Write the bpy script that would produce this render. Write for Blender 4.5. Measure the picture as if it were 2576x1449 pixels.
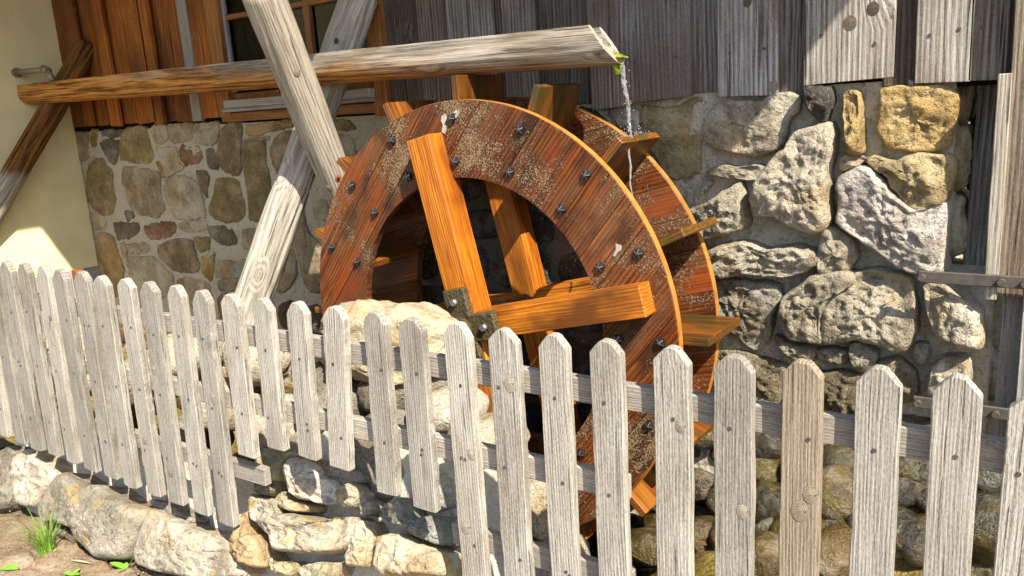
import bpy, bmesh, math, random
from mathutils import Vector, Matrix, noise

for o in list(bpy.data.objects):
    bpy.data.objects.remove(o, do_unlink=True)
SC = bpy.context.scene
COL = SC.collection
R = math.radians

# ------------------------------------------------------------------ camera
CAM_F, YAW, PITCH, ROLL = 2080.04, -0.62455, 0.22093, 0.06457
CAM_C = Vector((2.26928, -2.82785, 0.97807))
_fw = Vector((math.sin(YAW) * math.cos(PITCH), math.cos(YAW) * math.cos(PITCH), -math.sin(PITCH)))
_rt = Vector((math.cos(YAW), -math.sin(YAW), 0.0))
_dn = _fw.cross(_rt)
RT = math.cos(ROLL) * _rt + math.sin(ROLL) * _dn
DN = -math.sin(ROLL) * _rt + math.cos(ROLL) * _dn
cd = bpy.data.cameras.new('camera')
cd.sensor_width = 36.0
cd.sensor_fit = 'HORIZONTAL'
cd.lens = 36.0 * CAM_F / 2576.0
cd.clip_start = 0.05
cd.clip_end = 300
cam = bpy.data.objects.new('camera', cd)
COL.objects.link(cam)
m = Matrix.Identity(4)
for i in range(3):
    m[i][0] = RT[i]; m[i][1] = -DN[i]; m[i][2] = -_fw[i]; m[i][3] = CAM_C[i]
cam.matrix_world = m
SC.camera = cam

# ------------------------------------------------------------------ light
SUN = Vector((-1.76, 1.0, -2.10)).normalized()
w = bpy.data.worlds.new('World')
SC.world = w
w.use_nodes = True
nt = w.node_tree
bg = nt.nodes['Background']
sky = nt.nodes.new('ShaderNodeTexSky')
sky.sky_type = 'NISHITA'
sky.sun_disc = False
sky.sun_elevation = math.asin(-SUN.z)
sky.sun_rotation = math.atan2(-SUN.x, -SUN.y)
nt.links.new(sky.outputs[0], bg.inputs[0])
bg.inputs[1].default_value = 0.105
sd = bpy.data.lights.new('sun', 'SUN')
sd.energy = 5.0
sd.angle = R(0.53)
sd.color = (1.0, 0.92, 0.78)
sun = bpy.data.objects.new('sun', sd)
COL.objects.link(sun)
sun.rotation_euler = SUN.to_track_quat('-Z', 'Y').to_euler()
sun.location = (4, -4, 6)
SC.view_settings.view_transform = 'Standard'
SC.view_settings.look = 'None'
SC.view_settings.exposure = 1.12
SC.view_settings.gamma = 1.0
SC.view_settings.use_curve_mapping = False
SC.cycles.caustics_reflective = False
SC.cycles.caustics_refractive = False

# ------------------------------------------------------------------ helpers
def ray(u, v):
    d = (u - 1288.0) / CAM_F * RT + (v - 724.5) / CAM_F * DN + _fw
    return d
def at(u, v, P0, n):
    """where the sight line through a photo point meets a real plane of the place"""
    d = ray(u, v); P0 = Vector(P0); n = Vector(n)
    return CAM_C + d * ((P0 - CAM_C).dot(n) / d.dot(n))
def atY(u, v, y): return at(u, v, (0, y, 0), (0, 1, 0))
def atX(u, v, x): return at(u, v, (x, 0, 0), (1, 0, 0))
def atZ(u, v, z): return at(u, v, (0, 0, z), (0, 0, 1))

def link(name, mesh, mat, parent=None, smooth=False):
    o = bpy.data.objects.new(name, mesh)
    COL.objects.link(o)
    if mat and not mesh.materials: mesh.materials.append(mat)
    if parent: o.parent = parent
    if smooth:
        for p in mesh.polygons: p.use_smooth = True
    return o
def from_data(name, V, F, mat, parent=None, smooth=False):
    me = bpy.data.meshes.new(name)
    me.from_pydata([tuple(v) for v in V], [], F)
    me.update()
    return link(name, me, mat, parent, smooth)
def from_bm(name, bm, mat, parent=None, smooth=False):
    bmesh.ops.recalc_face_normals(bm, faces=bm.faces[:])
    me = bpy.data.meshes.new(name)
    bm.to_mesh(me); bm.free()
    return link(name, me, mat, parent, smooth)
def tag(o, label=None, cat=None, group=None, kind=None):
    if label: o['label'] = label
    if cat: o['category'] = cat
    if group: o['group'] = group
    if kind: o['kind'] = kind
    return o
def empty(name, loc, label, cat, group=None):
    o = bpy.data.objects.new(name, None)
    COL.objects.link(o)
    o.location = loc
    o.empty_display_size = 0.1
    return tag(o, label, cat, group)
def put(o, loc, parent=None):
    """world location under an unrotated parent"""
    o.location = Vector(loc) - (Vector(parent.location) if parent else Vector())
def nz(p, s=1.0, seed=0.0):
    return noise.noise(Vector(p) * s + Vector((seed * 7.31, seed * 3.17, seed * 5.77)))
def frac(p, s=1.0, seed=0.0, octv=4):
    return noise.fractal(Vector(p) * s + Vector((seed * 7.31, seed * 3.17, seed * 5.77)), 1.0, 2.0, octv)

def bevel_sharp(bm, off, ang=30, seg=1):
    es = [e for e in bm.edges if len(e.link_faces) == 2 and e.calc_face_angle(0) > R(ang)]
    if es: bmesh.ops.bevel(bm, geom=es, offset=off, segments=seg, affect='EDGES', profile=0.6, clamp_overlap=True)

def board_bm(outline, d, off=0.002):
    """flat board: outline in local XZ, front at y=0, back at y=d"""
    bm = bmesh.new()
    vs = [bm.verts.new((x, 0, z)) for x, z in outline]
    f = bm.faces.new(vs)
    r = bmesh.ops.extrude_face_region(bm, geom=[f])
    bmesh.ops.translate(bm, verts=[v for v in r['geom'] if isinstance(v, bmesh.types.BMVert)], vec=(0, d, 0))
    bmesh.ops.recalc_face_normals(bm, faces=bm.faces[:])
    if off: bevel_sharp(bm, off)
    return bm
def box_bm(x0, x1, y0, y1, z0, z1, off=0.002):
    bm = board_bm([(x0, z0), (x1, z0), (x1, z1), (x0, z1)], y1 - y0, 0)
    bmesh.ops.translate(bm, verts=bm.verts[:], vec=(0, y0, 0))
    if off: bevel_sharp(bm, off)
    return bm
def wobbly(w, h, seed, n=9, amp=0.0025, top=None, bot=None):
    """outline of a board w wide and h long (z from 0 to h) with slightly uneven long edges"""
    L = [(-w / 2 + amp * nz((k * .31, 0, 0), 3, seed), h * k / n) for k in range(1, n)]
    Rr = [(w / 2 + amp * nz((k * .31, 5, 0), 3, seed), h * k / n) for k in range(1, n)]
    top = top or [(w / 2, h), (-w / 2, h)]
    bot = bot or [(-w / 2, 0), (w / 2, 0)]
    return bot + Rr + top + L[::-1]

def tube(name, P, rad, mat, parent=None, n=16, seed=0, amp=0.0, cap=True, grooves=()):
    """log or pipe along local Z; P0->P1 set the object's own matrix"""
    P0, P1 = Vector(P[0]), Vector(P[1])
    L = (P1 - P0).length
    segs = max(2, int(L / 0.06)) if amp else 1
    V, F = [], []
    r0, r1 = rad if isinstance(rad, tuple) else (rad, rad)
    for k in range(segs + 1):
        z = L * k / segs
        r = r0 + (r1 - r0) * k / segs
        for j in range(n):
            a = 2 * math.pi * j / n
            rr = r + (amp * frac((math.cos(a) * .8, math.sin(a) * .8, z * .7), 2.2, seed) if amp else 0)
            for ga, gd in grooves:
                da = (a - ga - .35 * nz((z * .8, 0, 0), 1.7, seed + ga) + math.pi) % (2 * math.pi) - math.pi
                rr -= gd * math.exp(-(da / .075) ** 2) * (.55 + .45 * nz((z, 3, 0), 1.5, seed))
            V.append((rr * math.cos(a), rr * math.sin(a), z))
    for k in range(segs):
        for j in range(n):
            a, b = k * n + j, k * n + (j + 1) % n
            F.append((a, b, b + n, a + n))
    if cap:
        F.append(tuple(range(n))[::-1]); F.append(tuple(range(segs * n, segs * n + n)))
    o = from_data(name, V, F, mat, parent)
    for p in o.data.polygons: p.use_smooth = len(p.vertices) == 4
    q = (P1 - P0).to_track_quat('Z', 'Y')
    o.rotation_mode = 'QUATERNION'
    o.rotation_quaternion = q
    put(o, P0, parent)
    return o

# ------------------------------------------------------------------ materials
def new_mat(name):
    mt = bpy.data.materials.new(name)
    mt.use_nodes = True
    t = mt.node_tree
    b = t.nodes['Principled BSDF']
    return mt, t, b
class N:
    """tiny node-writing helper"""
    def __init__(s, t): s.t = t
    def node(s, ty, **kw):
        n = s.t.nodes.new(ty)
        for k, v in kw.items():
            if k.startswith('i_'):
                key = k[2:].replace('_', ' ')
                n.inputs[int(key) if key.isdigit() else key].default_value = v
            else: setattr(n, k, v)
        return n
    def l(s, a, b): s.t.links.new(a, b)
    def math(s, op, a, b=None, clamp=False):
        n = s.node('ShaderNodeMath', operation=op, use_clamp=clamp)
        for i, x in enumerate((a, b)):
            if x is None: continue
            if isinstance(x, (int, float)): n.inputs[i].default_value = x
            else: s.l(x, n.inputs[i])
        return n.outputs[0]
    def ramp(s, fac, stops, interp='LINEAR'):
        n = s.node('ShaderNodeValToRGB')
        n.color_ramp.interpolation = interp
        els = n.color_ramp.elements
        while len(els) < len(stops): els.new(.5)
        for e, (p, c) in zip(els, stops):
            e.position = p; e.color = (c[0], c[1], c[2], 1) if not isinstance(c, (int, float)) else (c, c, c, 1)
        s.l(fac, n.inputs[0])
        return n.outputs[0]
    def mix(s, fac, a, b, mode='MIX'):
        n = s.node('ShaderNodeMix', data_type='RGBA', blend_type=mode)
        if isinstance(fac, (int, float)): n.inputs[0].default_value = fac
        else: s.l(fac, n.inputs[0])
        for i, x in ((6, a), (7, b)):
            if isinstance(x, tuple): n.inputs[i].default_value = (*x[:3], 1)
            else: s.l(x, n.inputs[i])
        return n.outputs[2]
    def noise(s, vec, scale, detail=4, rough=.55, dist=0.0):
        n = s.node('ShaderNodeTexNoise')
        n.inputs['Scale'].default_value = scale; n.inputs['Detail'].default_value = detail
        n.inputs['Roughness'].default_value = rough; n.inputs['Distortion'].default_value = dist
        s.l(vec, n.inputs['Vector'])
        return n.outputs['Fac']
    def vscale(s, vec, v):
        n = s.node('ShaderNodeVectorMath', operation='MULTIPLY')
        s.l(vec, n.inputs[0]); n.inputs[1].default_value = v
        return n.outputs[0]
    def vadd(s, a, b):
        n = s.node('ShaderNodeVectorMath', operation='ADD')
        s.l(a, n.inputs[0]); s.l(b, n.inputs[1])
        return n.outputs[0]
    def coords(s, seed=0.0):
        tc = s.node('ShaderNodeTexCoord'); oi = s.node('ShaderNodeObjectInfo')
        k = s.node('ShaderNodeCombineXYZ')
        s.l(s.math('MULTIPLY', oi.outputs['Random'], 41.0), k.inputs[0])
        s.l(s.math('MULTIPLY', oi.outputs['Random'], 17.0), k.inputs[1])
        s.l(s.math('MULTIPLY_ADD', oi.outputs['Random'], 29.0), k.inputs[2])
        return tc.outputs['Object'], s.vadd(tc.outputs['Object'], k.outputs[0]), oi
    def bump(s, h, strength, dist, prev=None):
        n = s.node('ShaderNodeBump')
        n.inputs['Strength'].default_value = strength; n.inputs['Distance'].default_value = dist
        s.l(h, n.inputs['Height'])
        if prev: s.l(prev, n.inputs['Normal'])
        return n.outputs[0]

def wood_graph(x, P, dark, mid, light, gscale=1.0, knots=.5, crack=.5):
    """grain along local Z; returns colour, height"""
    wv = x.noise(x.vscale(P, (1, 1, .13)), 5.0 * gscale, 2)
    warp = x.node('ShaderNodeCombineXYZ')
    x.l(x.math('MULTIPLY', wv, .05 / gscale), warp.inputs[0]); x.l(x.math('MULTIPLY', wv, .03 / gscale), warp.inputs[1])
    Q = x.vadd(P, warp.outputs[0])
    # knots push the grain aside
    vo = x.node('ShaderNodeTexVoronoi', i_Scale=1.0)
    x.l(x.vscale(P, (7 * gscale, 7 * gscale, 3.0 * gscale)), vo.inputs['Vector'])
    vo.inputs['Randomness'].default_value = .9
    sel = x.node('ShaderNodeSeparateColor'); x.l(vo.outputs['Color'], sel.inputs[0])
    has = x.math('GREATER_THAN', sel.outputs[0], 1.0 - .22 * knots)
    kd = vo.outputs['Distance']
    near = x.math('MULTIPLY', has, x.math('SUBTRACT', 1.0, x.math('MULTIPLY', kd, 2.3), True))
    kn = x.node('ShaderNodeCombineXYZ'); x.l(x.math('MULTIPLY', near, .05 / gscale), kn.inputs[0]); x.l(x.math('MULTIPLY', near, .03 / gscale), kn.inputs[1])
    Q = x.vadd(Q, kn.outputs[0])
    g1 = x.noise(x.vscale(Q, (1, 1, .035)), 85 * gscale, 5, .65)
    g2 = x.noise(x.vscale(Q, (1, 1, .03)), 240 * gscale, 3, .7)
    wav = x.node('ShaderNodeTexWave', wave_type='BANDS', bands_direction='X')
    wav.inputs['Scale'].default_value = 20 * gscale; wav.inputs['Distortion'].default_value = 4.0
    wav.inputs['Detail'].default_value = 2; wav.inputs['Detail Scale'].default_value = 1.0
    x.l(x.vscale(Q, (1, .7, .05)), wav.inputs['Vector'])
    h = x.math('ADD', x.math('MULTIPLY', g1, .50), x.math('ADD', x.math('MULTIPLY', g2, .38), x.math('MULTIPLY', wav.outputs['Fac'], .12)))
    col = x.ramp(h, [(.36, dark), (.50, mid), (.64, light)])
    big = x.noise(x.vscale(P, (1, 1, .25)), 5 * gscale, 3)
    col = x.mix(x.ramp(big, [(.35, 0), (.7, .55)]), col, x.mix(.5, col, dark))
    ck = x.noise(x.vscale(Q, (1, 1, .02)), 75 * gscale, 2, .5)
    ckm = x.ramp(ck, [(.70 - .06 * crack, 0), (.735 - .06 * crack, 1)])
    col = x.mix(x.math('MULTIPLY', ckm, .8), col, tuple(c * .25 for c in dark))
    kring = x.math('MULTIPLY', has, x.ramp(kd, [(.10, 1), (.24, 0)]))
    kr2 = x.ramp(x.math('SINE', x.math('MULTIPLY', kd, 95)), [(0, .2), (1, 1)])
    col = x.mix(x.math('MULTIPLY', kring, x.math('MULTIPLY', kr2, .75)), col, tuple(c * .55 for c in dark))
    height = x.math('SUBTRACT', x.math('SUBTRACT', h, x.math('MULTIPLY', ckm, .55)), x.math('MULTIPLY', kring, .15))
    return col, height

def wood(name, dark, mid, light, rough=.85, bump=.6, bd=.004, gscale=1.0, knots=.5, crack=.5, tone=(.8, 1.12), gloss=None, stain=None, speck=0):
    mt, t, b = new_mat(name); x = N(t)
    O, P, oi = x.coords()
    col, h = wood_graph(x, P, dark, mid, light, gscale, knots, crack)
    if stain:
        sc, amt, colr = stain
        sm = x.ramp(x.noise(x.vscale(P, (1, 1, .5)), sc, 4), [(.48, 0), (.66, amt)])
        col = x.mix(sm, col, colr)
    if speck:
        sp = x.noise(x.vscale(P, (1, 1, .3)), 330, 3, .7)
        col = x.mix(x.ramp(sp, [(.36, speck), (.50, 0)]), col, x.mix(1.0, col, (.45, .42, .38), 'MULTIPLY'))
        col = x.mix(x.ramp(sp, [(.54, 0), (.68, speck * .6)]), col, (.62, .60, .55))
        h = x.math('ADD', h, x.math('MULTIPLY', sp, speck * .5))
    tn = x.math('MULTIPLY_ADD', oi.outputs['Random'], tone[1] - tone[0])
    t.nodes[-1].inputs[2].default_value = tone[0]
    cc = x.node('ShaderNodeCombineColor'); [x.l(tn, cc.inputs[i]) for i in range(3)]
    col = x.mix(1.0, col, cc.outputs[0], 'MULTIPLY')
    col = x.mix(1.0, col, oi.outputs['Color'], 'MULTIPLY')
    x.l(col, b.inputs['Base Color'])
    b.inputs['Roughness'].default_value = rough
    b.inputs['Specular IOR Level'].default_value = .3 if gloss is None else gloss
    x.l(x.bump(h, bump, bd), b.inputs['Normal'])
    return mt

M = {}
M['picket'] = wood('weathered_picket', (.23, .205, .17), (.45, .42, .365), (.62, .585, .525), .94, 1.0, .005, 1.9, .35, .6, (.74, 1.06), stain=(4.0, .5, (.21, .175, .13)), speck=.55)
M['rail'] = wood('weathered_rail', (.19, .175, .155), (.30, .28, .25), (.41, .385, .345), .9, .6, .004, 1.9, .3, .3, speck=.4)
M['siding'] = wood('grey_siding', (.085, .073, .06), (.28, .26, .235), (.49, .465, .43), .9, 1.0, .008, .8, .6, .6, (.9, 1.1), stain=(2.2, .75, (.14, .10, .07)), speck=.35)
M['brownboard'] = wood('brown_boards', (.10, .024, .004), (.34, .105, .014), (.54, .205, .035), .7, .6, .004, .8, .5, .4, (.45, 1.2), stain=(2.0, .85, (.085, .022, .005)))
M['frame'] = wood('window_frame_wood', (.10, .035, .010), (.30, .12, .03), (.45, .21, .07), .65, .4, .003, 1.2, .1, .3)
M['sill'] = wood('grey_sill', (.20, .19, .19), (.38, .37, .38), (.55, .54, .55), .7, .3, .003, 1.0, .1, .3)
M['log'] = wood('weathered_log', (.21, .18, .145), (.50, .455, .385), (.72, .67, .585), .9, .9, .007, 1.2, .3, .75, (.92, 1.0), speck=.3, stain=(2.5, .45, (.25, .2, .14)))
M['orange'] = wood('oiled_larch', (.22, .050, .004), (.47, .14, .010), (.70, .29, .03), .42, .3, .002, 1.1, .2, .1, (.88, 1.1), gloss=.4, stain=(3.6, .9, (.09, .028, .007)))
M['paddle'] = wood('mossy_larch', (.06, .016, .002), (.20, .062, .007), (.36, .14, .018), .42, .4, .003, 1.1, .25, .1, (.6, 1.15), gloss=.5, stain=(5.0, .9, (.05, .046, .008)))

def shroud_mat(name):
    mt, t, b = new_mat(name); x = N(t)
    O, P, oi = x.coords()
    col, h = wood_graph(x, P, (.028, .007, .002), (.155, .036, .006), (.34, .10, .016), .9, .35, .3)
    gray = x.ramp(x.noise(x.vscale(P, (1, 1, .35)), 5.0, 4), [(.46, 0), (.64, .75)])
    col = x.mix(gray, col, x.mix(.5, col, (.19, .10, .05)))
    red = x.ramp(x.noise(x.vscale(P, (1, 1, .3)), 7.0, 2), [(.54, 0), (.72, .55)])
    col = x.mix(red, col, (.28, .045, .006))
    dk = x.ramp(x.noise(x.vscale(P, (1, 1, .5)), 8, 4), [(.50, 0), (.66, .85)])
    col = x.mix(dk, col, (.04, .014, .006))
    tn = x.math('MULTIPLY_ADD', oi.outputs['Random'], .5); t.nodes[-1].inputs[2].default_value = .72
    cc = x.node('ShaderNodeCombineColor'); [x.l(tn, cc.inputs[i]) for i in range(3)]
    col = x.mix(1.0, col, cc.outputs[0], 'MULTIPLY')
    # splashed sand: grains gathered in patches
    patch = x.noise(x.vadd(O, x.node('ShaderNodeCombineXYZ', i_0=3.1, i_1=1.7).outputs[0]), 3.6, 5, .65)
    grain = x.noise(O, 120, 3, .7)
    streak = x.noise(x.vscale(P, (1, 1, .25)), 16, 3, .6)
    sm = x.ramp(x.math('ADD', x.math('ADD', x.math('MULTIPLY', patch, .75), x.math('MULTIPLY', streak, .30)), x.math('MULTIPLY', grain, .70)), [(.925, 0), (.985, .95)])
    sand = x.ramp(x.noise(O, 120, 2), [(.35, (.12, .07, .035)), (.65, (.31, .21, .115))])
    col = x.mix(sm, col, sand)
    x.l(col, b.inputs['Base Color'])
    rg = x.ramp(sm, [(0, .46), (1, .95)])
    x.l(rg, b.inputs['Roughness'])
    b.inputs['Specular IOR Level'].default_value = .35
    n1 = x.bump(h, .35, .003)
    x.l(x.bump(x.math('ADD', x.math('MULTIPLY', sm, .7), x.math('MULTIPLY', x.math('MULTIPLY', sm, grain), .8)), .9, .007, n1), b.inputs['Normal'])
    return mt
M['shroud'] = shroud_mat('wheel_ring_larch')

def log_two(name, lo, hi, brown=1.0):
    """log that is grey where rain reaches it and brown where it is sheltered: split along its own length"""
    mt, t, b = new_mat(name); x = N(t)
    O, P, oi = x.coords()
    c1, h = wood_graph(x, P, (.13, .11, .085), (.36, .315, .255), (.58, .525, .445), 1.0, .7, .8)
    c1 = x.mix(x.ramp(x.noise(x.vscale(P, (1, 1, .4)), 4, 4), [(.46, 0), (.62, .7)]), c1, (.21, .15, .095))
    c2 = x.ramp(h, [(.40, tuple(c * brown for c in (.10, .035, .008))), (.5, tuple(c * brown for c in (.38, .155, .03))), (.60, tuple(c * brown for c in (.55, .28, .07)))])
    sep = x.node('ShaderNodeSeparateXYZ'); x.l(O, sep.inputs[0])
    z = sep.outputs[2]
    mr = x.node('ShaderNodeMapRange', i_1=lo, i_2=hi); x.l(z, mr.inputs[0])
    f = x.math('ADD', mr.outputs[0], x.math('MULTIPLY', x.math('SUBTRACT', x.noise(x.vscale(P, (1, 1, .4)), 6, 4), .5), .9))
    return mt, t, b, x, O, P, c1, c2, h, f
def finish_log(r, f):
    mt, t, b, x, O, P, c1, c2, h, _ = r
    x.l(x.mix(f, c1, c2), b.inputs['Base Color'])
    b.inputs['Roughness'].default_value = .85
    b.inputs['Specular IOR Level'].default_value = .25
    x.l(x.bump(h, .8, .006), b.inputs['Normal'])
    return mt
r_ = log_two('brace_log', .45, .85, .42)
M['brace'] = finish_log(r_, r_[3].ramp(r_[9], [(.4, 0), (.6, 1)]))
# trough: sheltered (orange) towards the house corner and underneath, silvered on its rained-on upper side
r_ = log_two('trough_log', 1.0, 3.6)
x = r_[3]
sx = x.node('ShaderNodeSeparateXYZ'); x.l(r_[4], sx.inputs[0])
upm = x.math('MULTIPLY_ADD', sx.outputs[1], 6.0); r_[1].nodes[-1].inputs[2].default_value = .35
edge = x.math('ADD', upm, x.math('MULTIPLY', x.math('SUBTRACT', x.noise(x.vscale(r_[5], (1, 1, .35)), 5, 4), .5), 1.3))
lf = x.node('ShaderNodeMapRange', i_1=.3, i_2=4.3, i_3=.62, i_4=-.80); x.l(sx.outputs[2], lf.inputs[0])
grey = x.math('ADD', edge, lf.outputs[0])
M['trough'] = finish_log(r_, x.ramp(grey, [(.1, 1), (.42, .55), (.75, 0)]))

def stone_mat(name, lichen=0.0, wet=0.0, fine=1.0, bump=1.0):
    mt, t, b = new_mat(name); x = N(t)
    O, P, oi = x.coords()
    base = oi.outputs['Color']
    v1 = x.noise(P, 7, 6, .62)
    v2 = x.noise(P, 34, 4, .65)
    col = x.mix(x.ramp(v1, [(.34, .75), (.56, 0)]), base, x.mix(1.0, base, (.42, .38, .33), 'MULTIPLY'))
    col = x.mix(x.ramp(v1, [(.52, 0), (.72, .6)]), col, x.mix(.45, base, (.62, .58, .50)))
    warm = x.ramp(x.noise(x.vadd(P, x.node('ShaderNodeCombineXYZ', i_0=9.0).outputs[0]), 4.5, 3), [(.52, 0), (.70, .45)])
    col = x.mix(warm, col, x.mix(1.0, col, (1.15, .80, .42), 'MULTIPLY'))
    col = x.mix(x.ramp(v2, [(.30, .6), (.46, 0)]), col, x.mix(1.0, col, (.40, .36, .31), 'MULTIPLY'))
    sp = x.noise(P, 95, 2)
    if not wet: col = x.mix(x.ramp(sp, [(.62, 0), (.72, .5)]), col, (.55, .53, .48))
    else: col = x.mix(x.ramp(x.noise(P, 12, 4), [(.5, 0), (.62, .75)]), col, (.085, .062, .010))
    if lichen:
        lm = x.ramp(x.math('ADD', x.noise(P, 9, 4), x.math('MULTIPLY', x.noise(P, 60, 2), .35)), [(.83 - .05 * lichen, 0), (.88 - .05 * lichen, .7)])
        col = x.mix(lm, col, (.42, .27, .07))
    vo = x.node('ShaderNodeTexVoronoi', feature='DISTANCE_TO_EDGE', i_Scale=9.0 * fine)
    x.l(x.vadd(P, x.vscale(x.node('ShaderNodeTexNoise', i_Scale=6.0).outputs['Color'], (.12, .12, .12))), vo.inputs['Vector'])
    crk = x.ramp(vo.outputs['Distance'], [(0, 0), (.05, 1)])
    x.l(col, b.inputs['Base Color'])
    b.inputs['Roughness'].default_value = .93 if not wet else .22
    b.inputs['Specular IOR Level'].default_value = .2 if not wet else .55
    hh = x.math('ADD', x.math('MULTIPLY', v1, .5), x.math('ADD', x.math('MULTIPLY', v2, .55), x.math('MULTIPLY', crk, .05)))
    n1 = x.bump(hh, 1.0 * bump, .06)
    x.l(x.bump(x.noise(P, 110, 4, .7), .8 * bump, .010, n1), b.inputs['Normal'])
    return mt
M['stone'] = stone_mat('wall_stone')
M['stone_smooth'] = stone_mat('smooth_wall_stone', bump=.45)
M['stone_lichen'] = stone_mat('lichen_stone', lichen=1.0, bump=.7)
M['stone_wet'] = stone_mat('wet_stone', wet=1.0, bump=.7)

def mortar_mat(name, a, bcol, grit=1.0, dark_at=None):
    mt, t, b = new_mat(name); x = N(t)
    O, P, oi = x.coords()
    n1 = x.noise(P, 5, 5); n2 = x.noise(P, 70, 4, .7); n3 = x.noise(P, 24, 4)
    col = x.mix(n1, a, bcol)
    col = x.mix(x.ramp(n2, [(.30, .75 * grit), (.45, 0)]), col, tuple(c * .3 for c in a))
    col = x.mix(x.ramp(n2, [(.58, 0), (.72, .5 * grit)]), col, (.62, .58, .5))
    if dark_at:
        sub = x.node('ShaderNodeVectorMath', operation='DISTANCE'); x.l(x.vscale(O, (1, 0, 1)), sub.inputs[0]); sub.inputs[1].default_value = dark_at
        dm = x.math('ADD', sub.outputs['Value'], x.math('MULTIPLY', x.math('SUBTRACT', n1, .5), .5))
        col = x.mix(x.ramp(dm, [(.70, .82), (.88, 0)]), col, (.06, .052, .04))  # mixes a dark tone into a ragged disc around the given centre
    x.l(col, b.inputs['Base Color'])
    b.inputs['Roughness'].default_value = .95
    b.inputs['Specular IOR Level'].default_value = .15
    nb = x.bump(n3, .8, .03)
    x.l(x.bump(n2, .9, .012 * grit, nb), b.inputs['Normal'])
    return mt
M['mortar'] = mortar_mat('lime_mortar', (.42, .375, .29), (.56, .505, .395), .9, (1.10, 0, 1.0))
M['mortar_sand'] = mortar_mat('sandy_mortar', (.50, .45, .36), (.62, .57, .47), .6)

def plain(name, col, rough=.6, metal=0.0, spec=.4, var=.25, sc=20, bump=.2, bd=.004):
    mt, t, b = new_mat(name); x = N(t)
    O, P, oi = x.coords()
    n = x.noise(P, sc, 5)
    x.l(x.mix(x.ramp(n, [(.35, var), (.65, 0)]), col, tuple(c * .45 for c in col)), b.inputs['Base Color'])
    b.inputs['Roughness'].default_value = rough; b.inputs['Metallic'].default_value = metal
    b.inputs['Specular IOR Level'].default_value = spec
    if bump: x.l(x.bump(x.noise(P, sc * 2.5, 4), bump, bd), b.inputs['Normal'])
    return mt
M['rim'] = plain('cut_rim', (.50, .215, .04), .5, 0, .4, .75, 16, .4, .003)
M['plaster'] = plain('cream_plaster', (.80, .71, .41), .95, 0, .1, .28, 3.5, .5, .01)
M['plinth'] = plain('grey_plinth', (.33, .31, .29), .95, 0, .1)
M['iron'] = plain('black_iron', (.018, .018, .02), .42, .3, .5, .4, 60, .3, .002)
M['iron_edge'] = plain('pale_iron_edge', (.30, .30, .31), .4, .8, .5, .2, 60, 0)
M['rust'] = plain('rusty_strap', (.13, .11, .095), .65, .4, .4, .6, 25, .5, .003)
M['slime'] = plain('mud_coated_iron', (.085, .062, .022), .55, 0, .5, .7, 28, 1.0, .012)
M['zinc'] = plain('zinc_bolt', (.62, .63, .64), .35, .85, .5, .15, 60, 0)
M['pipe'] = plain('grey_brown_pipe', (.30, .25, .17), .5, .3, .4, .4, 25, .2, .002)
M['soffit'] = plain('roof_boards', (.30, .20, .12), .9)
M['dark'] = plain('dark_room', (.012, .010, .009), .95, 0, .1, .2, 3, 0)
M['curtain'] = plain('olive_curtain', (.16, .13, .055), .95, 0, .1, .3, 4, 0)
M['foam'] = plain('white_filler', (.72, .76, .80), .8)
M['redpost'] = wood('red_stake_wood', (.12, .025, .008), (.33, .085, .02), (.45, .14, .04), .7, .4)
def moss_mat():
    mt, t, b = new_mat('wet_moss'); x = N(t)
    O, P, oi = x.coords()
    x.l(x.ramp(x.noise(P, 45, 4), [(.3, (.05, .07, .008)), (.5, (.20, .24, .02)), (.7, (.42, .36, .07))]), b.inputs['Base Color'])
    b.inputs['Roughness'].default_value = .4
    x.l(x.bump(x.noise(P, 90, 4), 1, .01), b.inputs['Normal'])
    return mt
M['moss'] = moss_mat()
def water_mat(name, rough, tint=(1, 1, 1), bump=0):
    mt, t, b = new_mat(name); x = N(t)
    b.inputs['Base Color'].default_value = (*tint, 1)
    b.inputs['Transmission Weight'].default_value = 1.0
    b.inputs['Roughness'].default_value = rough
    b.inputs['IOR'].default_value = 1.33
    if bump:
        O, P, oi = x.coords()
        x.l(x.bump(x.noise(P, 9, 3), bump, .03), b.inputs['Normal'])
    return mt
M['water'] = water_mat('clear_water', .06)
M['water'].node_tree.nodes['Principled BSDF'].inputs['Transmission Weight'].default_value = .82
M['pool'] = water_mat('pool_water', .05, (.80, .85, .70), .5)
def glass_mat():
    mt, t, b = new_mat('old_glass')
    b.inputs['Base Color'].default_value = (.9, .95, .92, 1)
    b.inputs['Transmission Weight'].default_value = 1.0
    b.inputs['Roughness'].default_value = .04
    b.inputs['IOR'].default_value = 1.25
    return mt
M['glass'] = glass_mat()
def bed_mat():
    mt, t, b = new_mat('wet_stream_bed'); x = N(t)
    O, P, oi = x.coords()
    n1 = x.noise(O, 4.5, 5, .6); n2 = x.noise(O, 22, 5, .65)
    col = x.ramp(n1, [(.34, (.055, .04, .012)), (.5, (.20, .145, .035)), (.66, (.34, .22, .06))])
    col = x.mix(x.ramp(x.noise(O, 6.5, 3), [(.55, 0), (.66, .7)]), col, (.14, .16, .015))
    col = x.mix(x.ramp(n2, [(.3, .8), (.48, 0)]), col, (.03, .022, .01))
    x.l(col, b.inputs['Base Color'])
    x.l(x.ramp(n2, [(.4, .05), (.7, .32)]), b.inputs['Roughness'])
    b.inputs['Specular IOR Level'].default_value = .6
    nb = x.bump(n2, .9, .04)
    x.l(x.bump(x.noise(O, 90, 3), .5, .008, nb), b.inputs['Normal'])
    return mt
M['bed'] = bed_mat()
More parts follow.
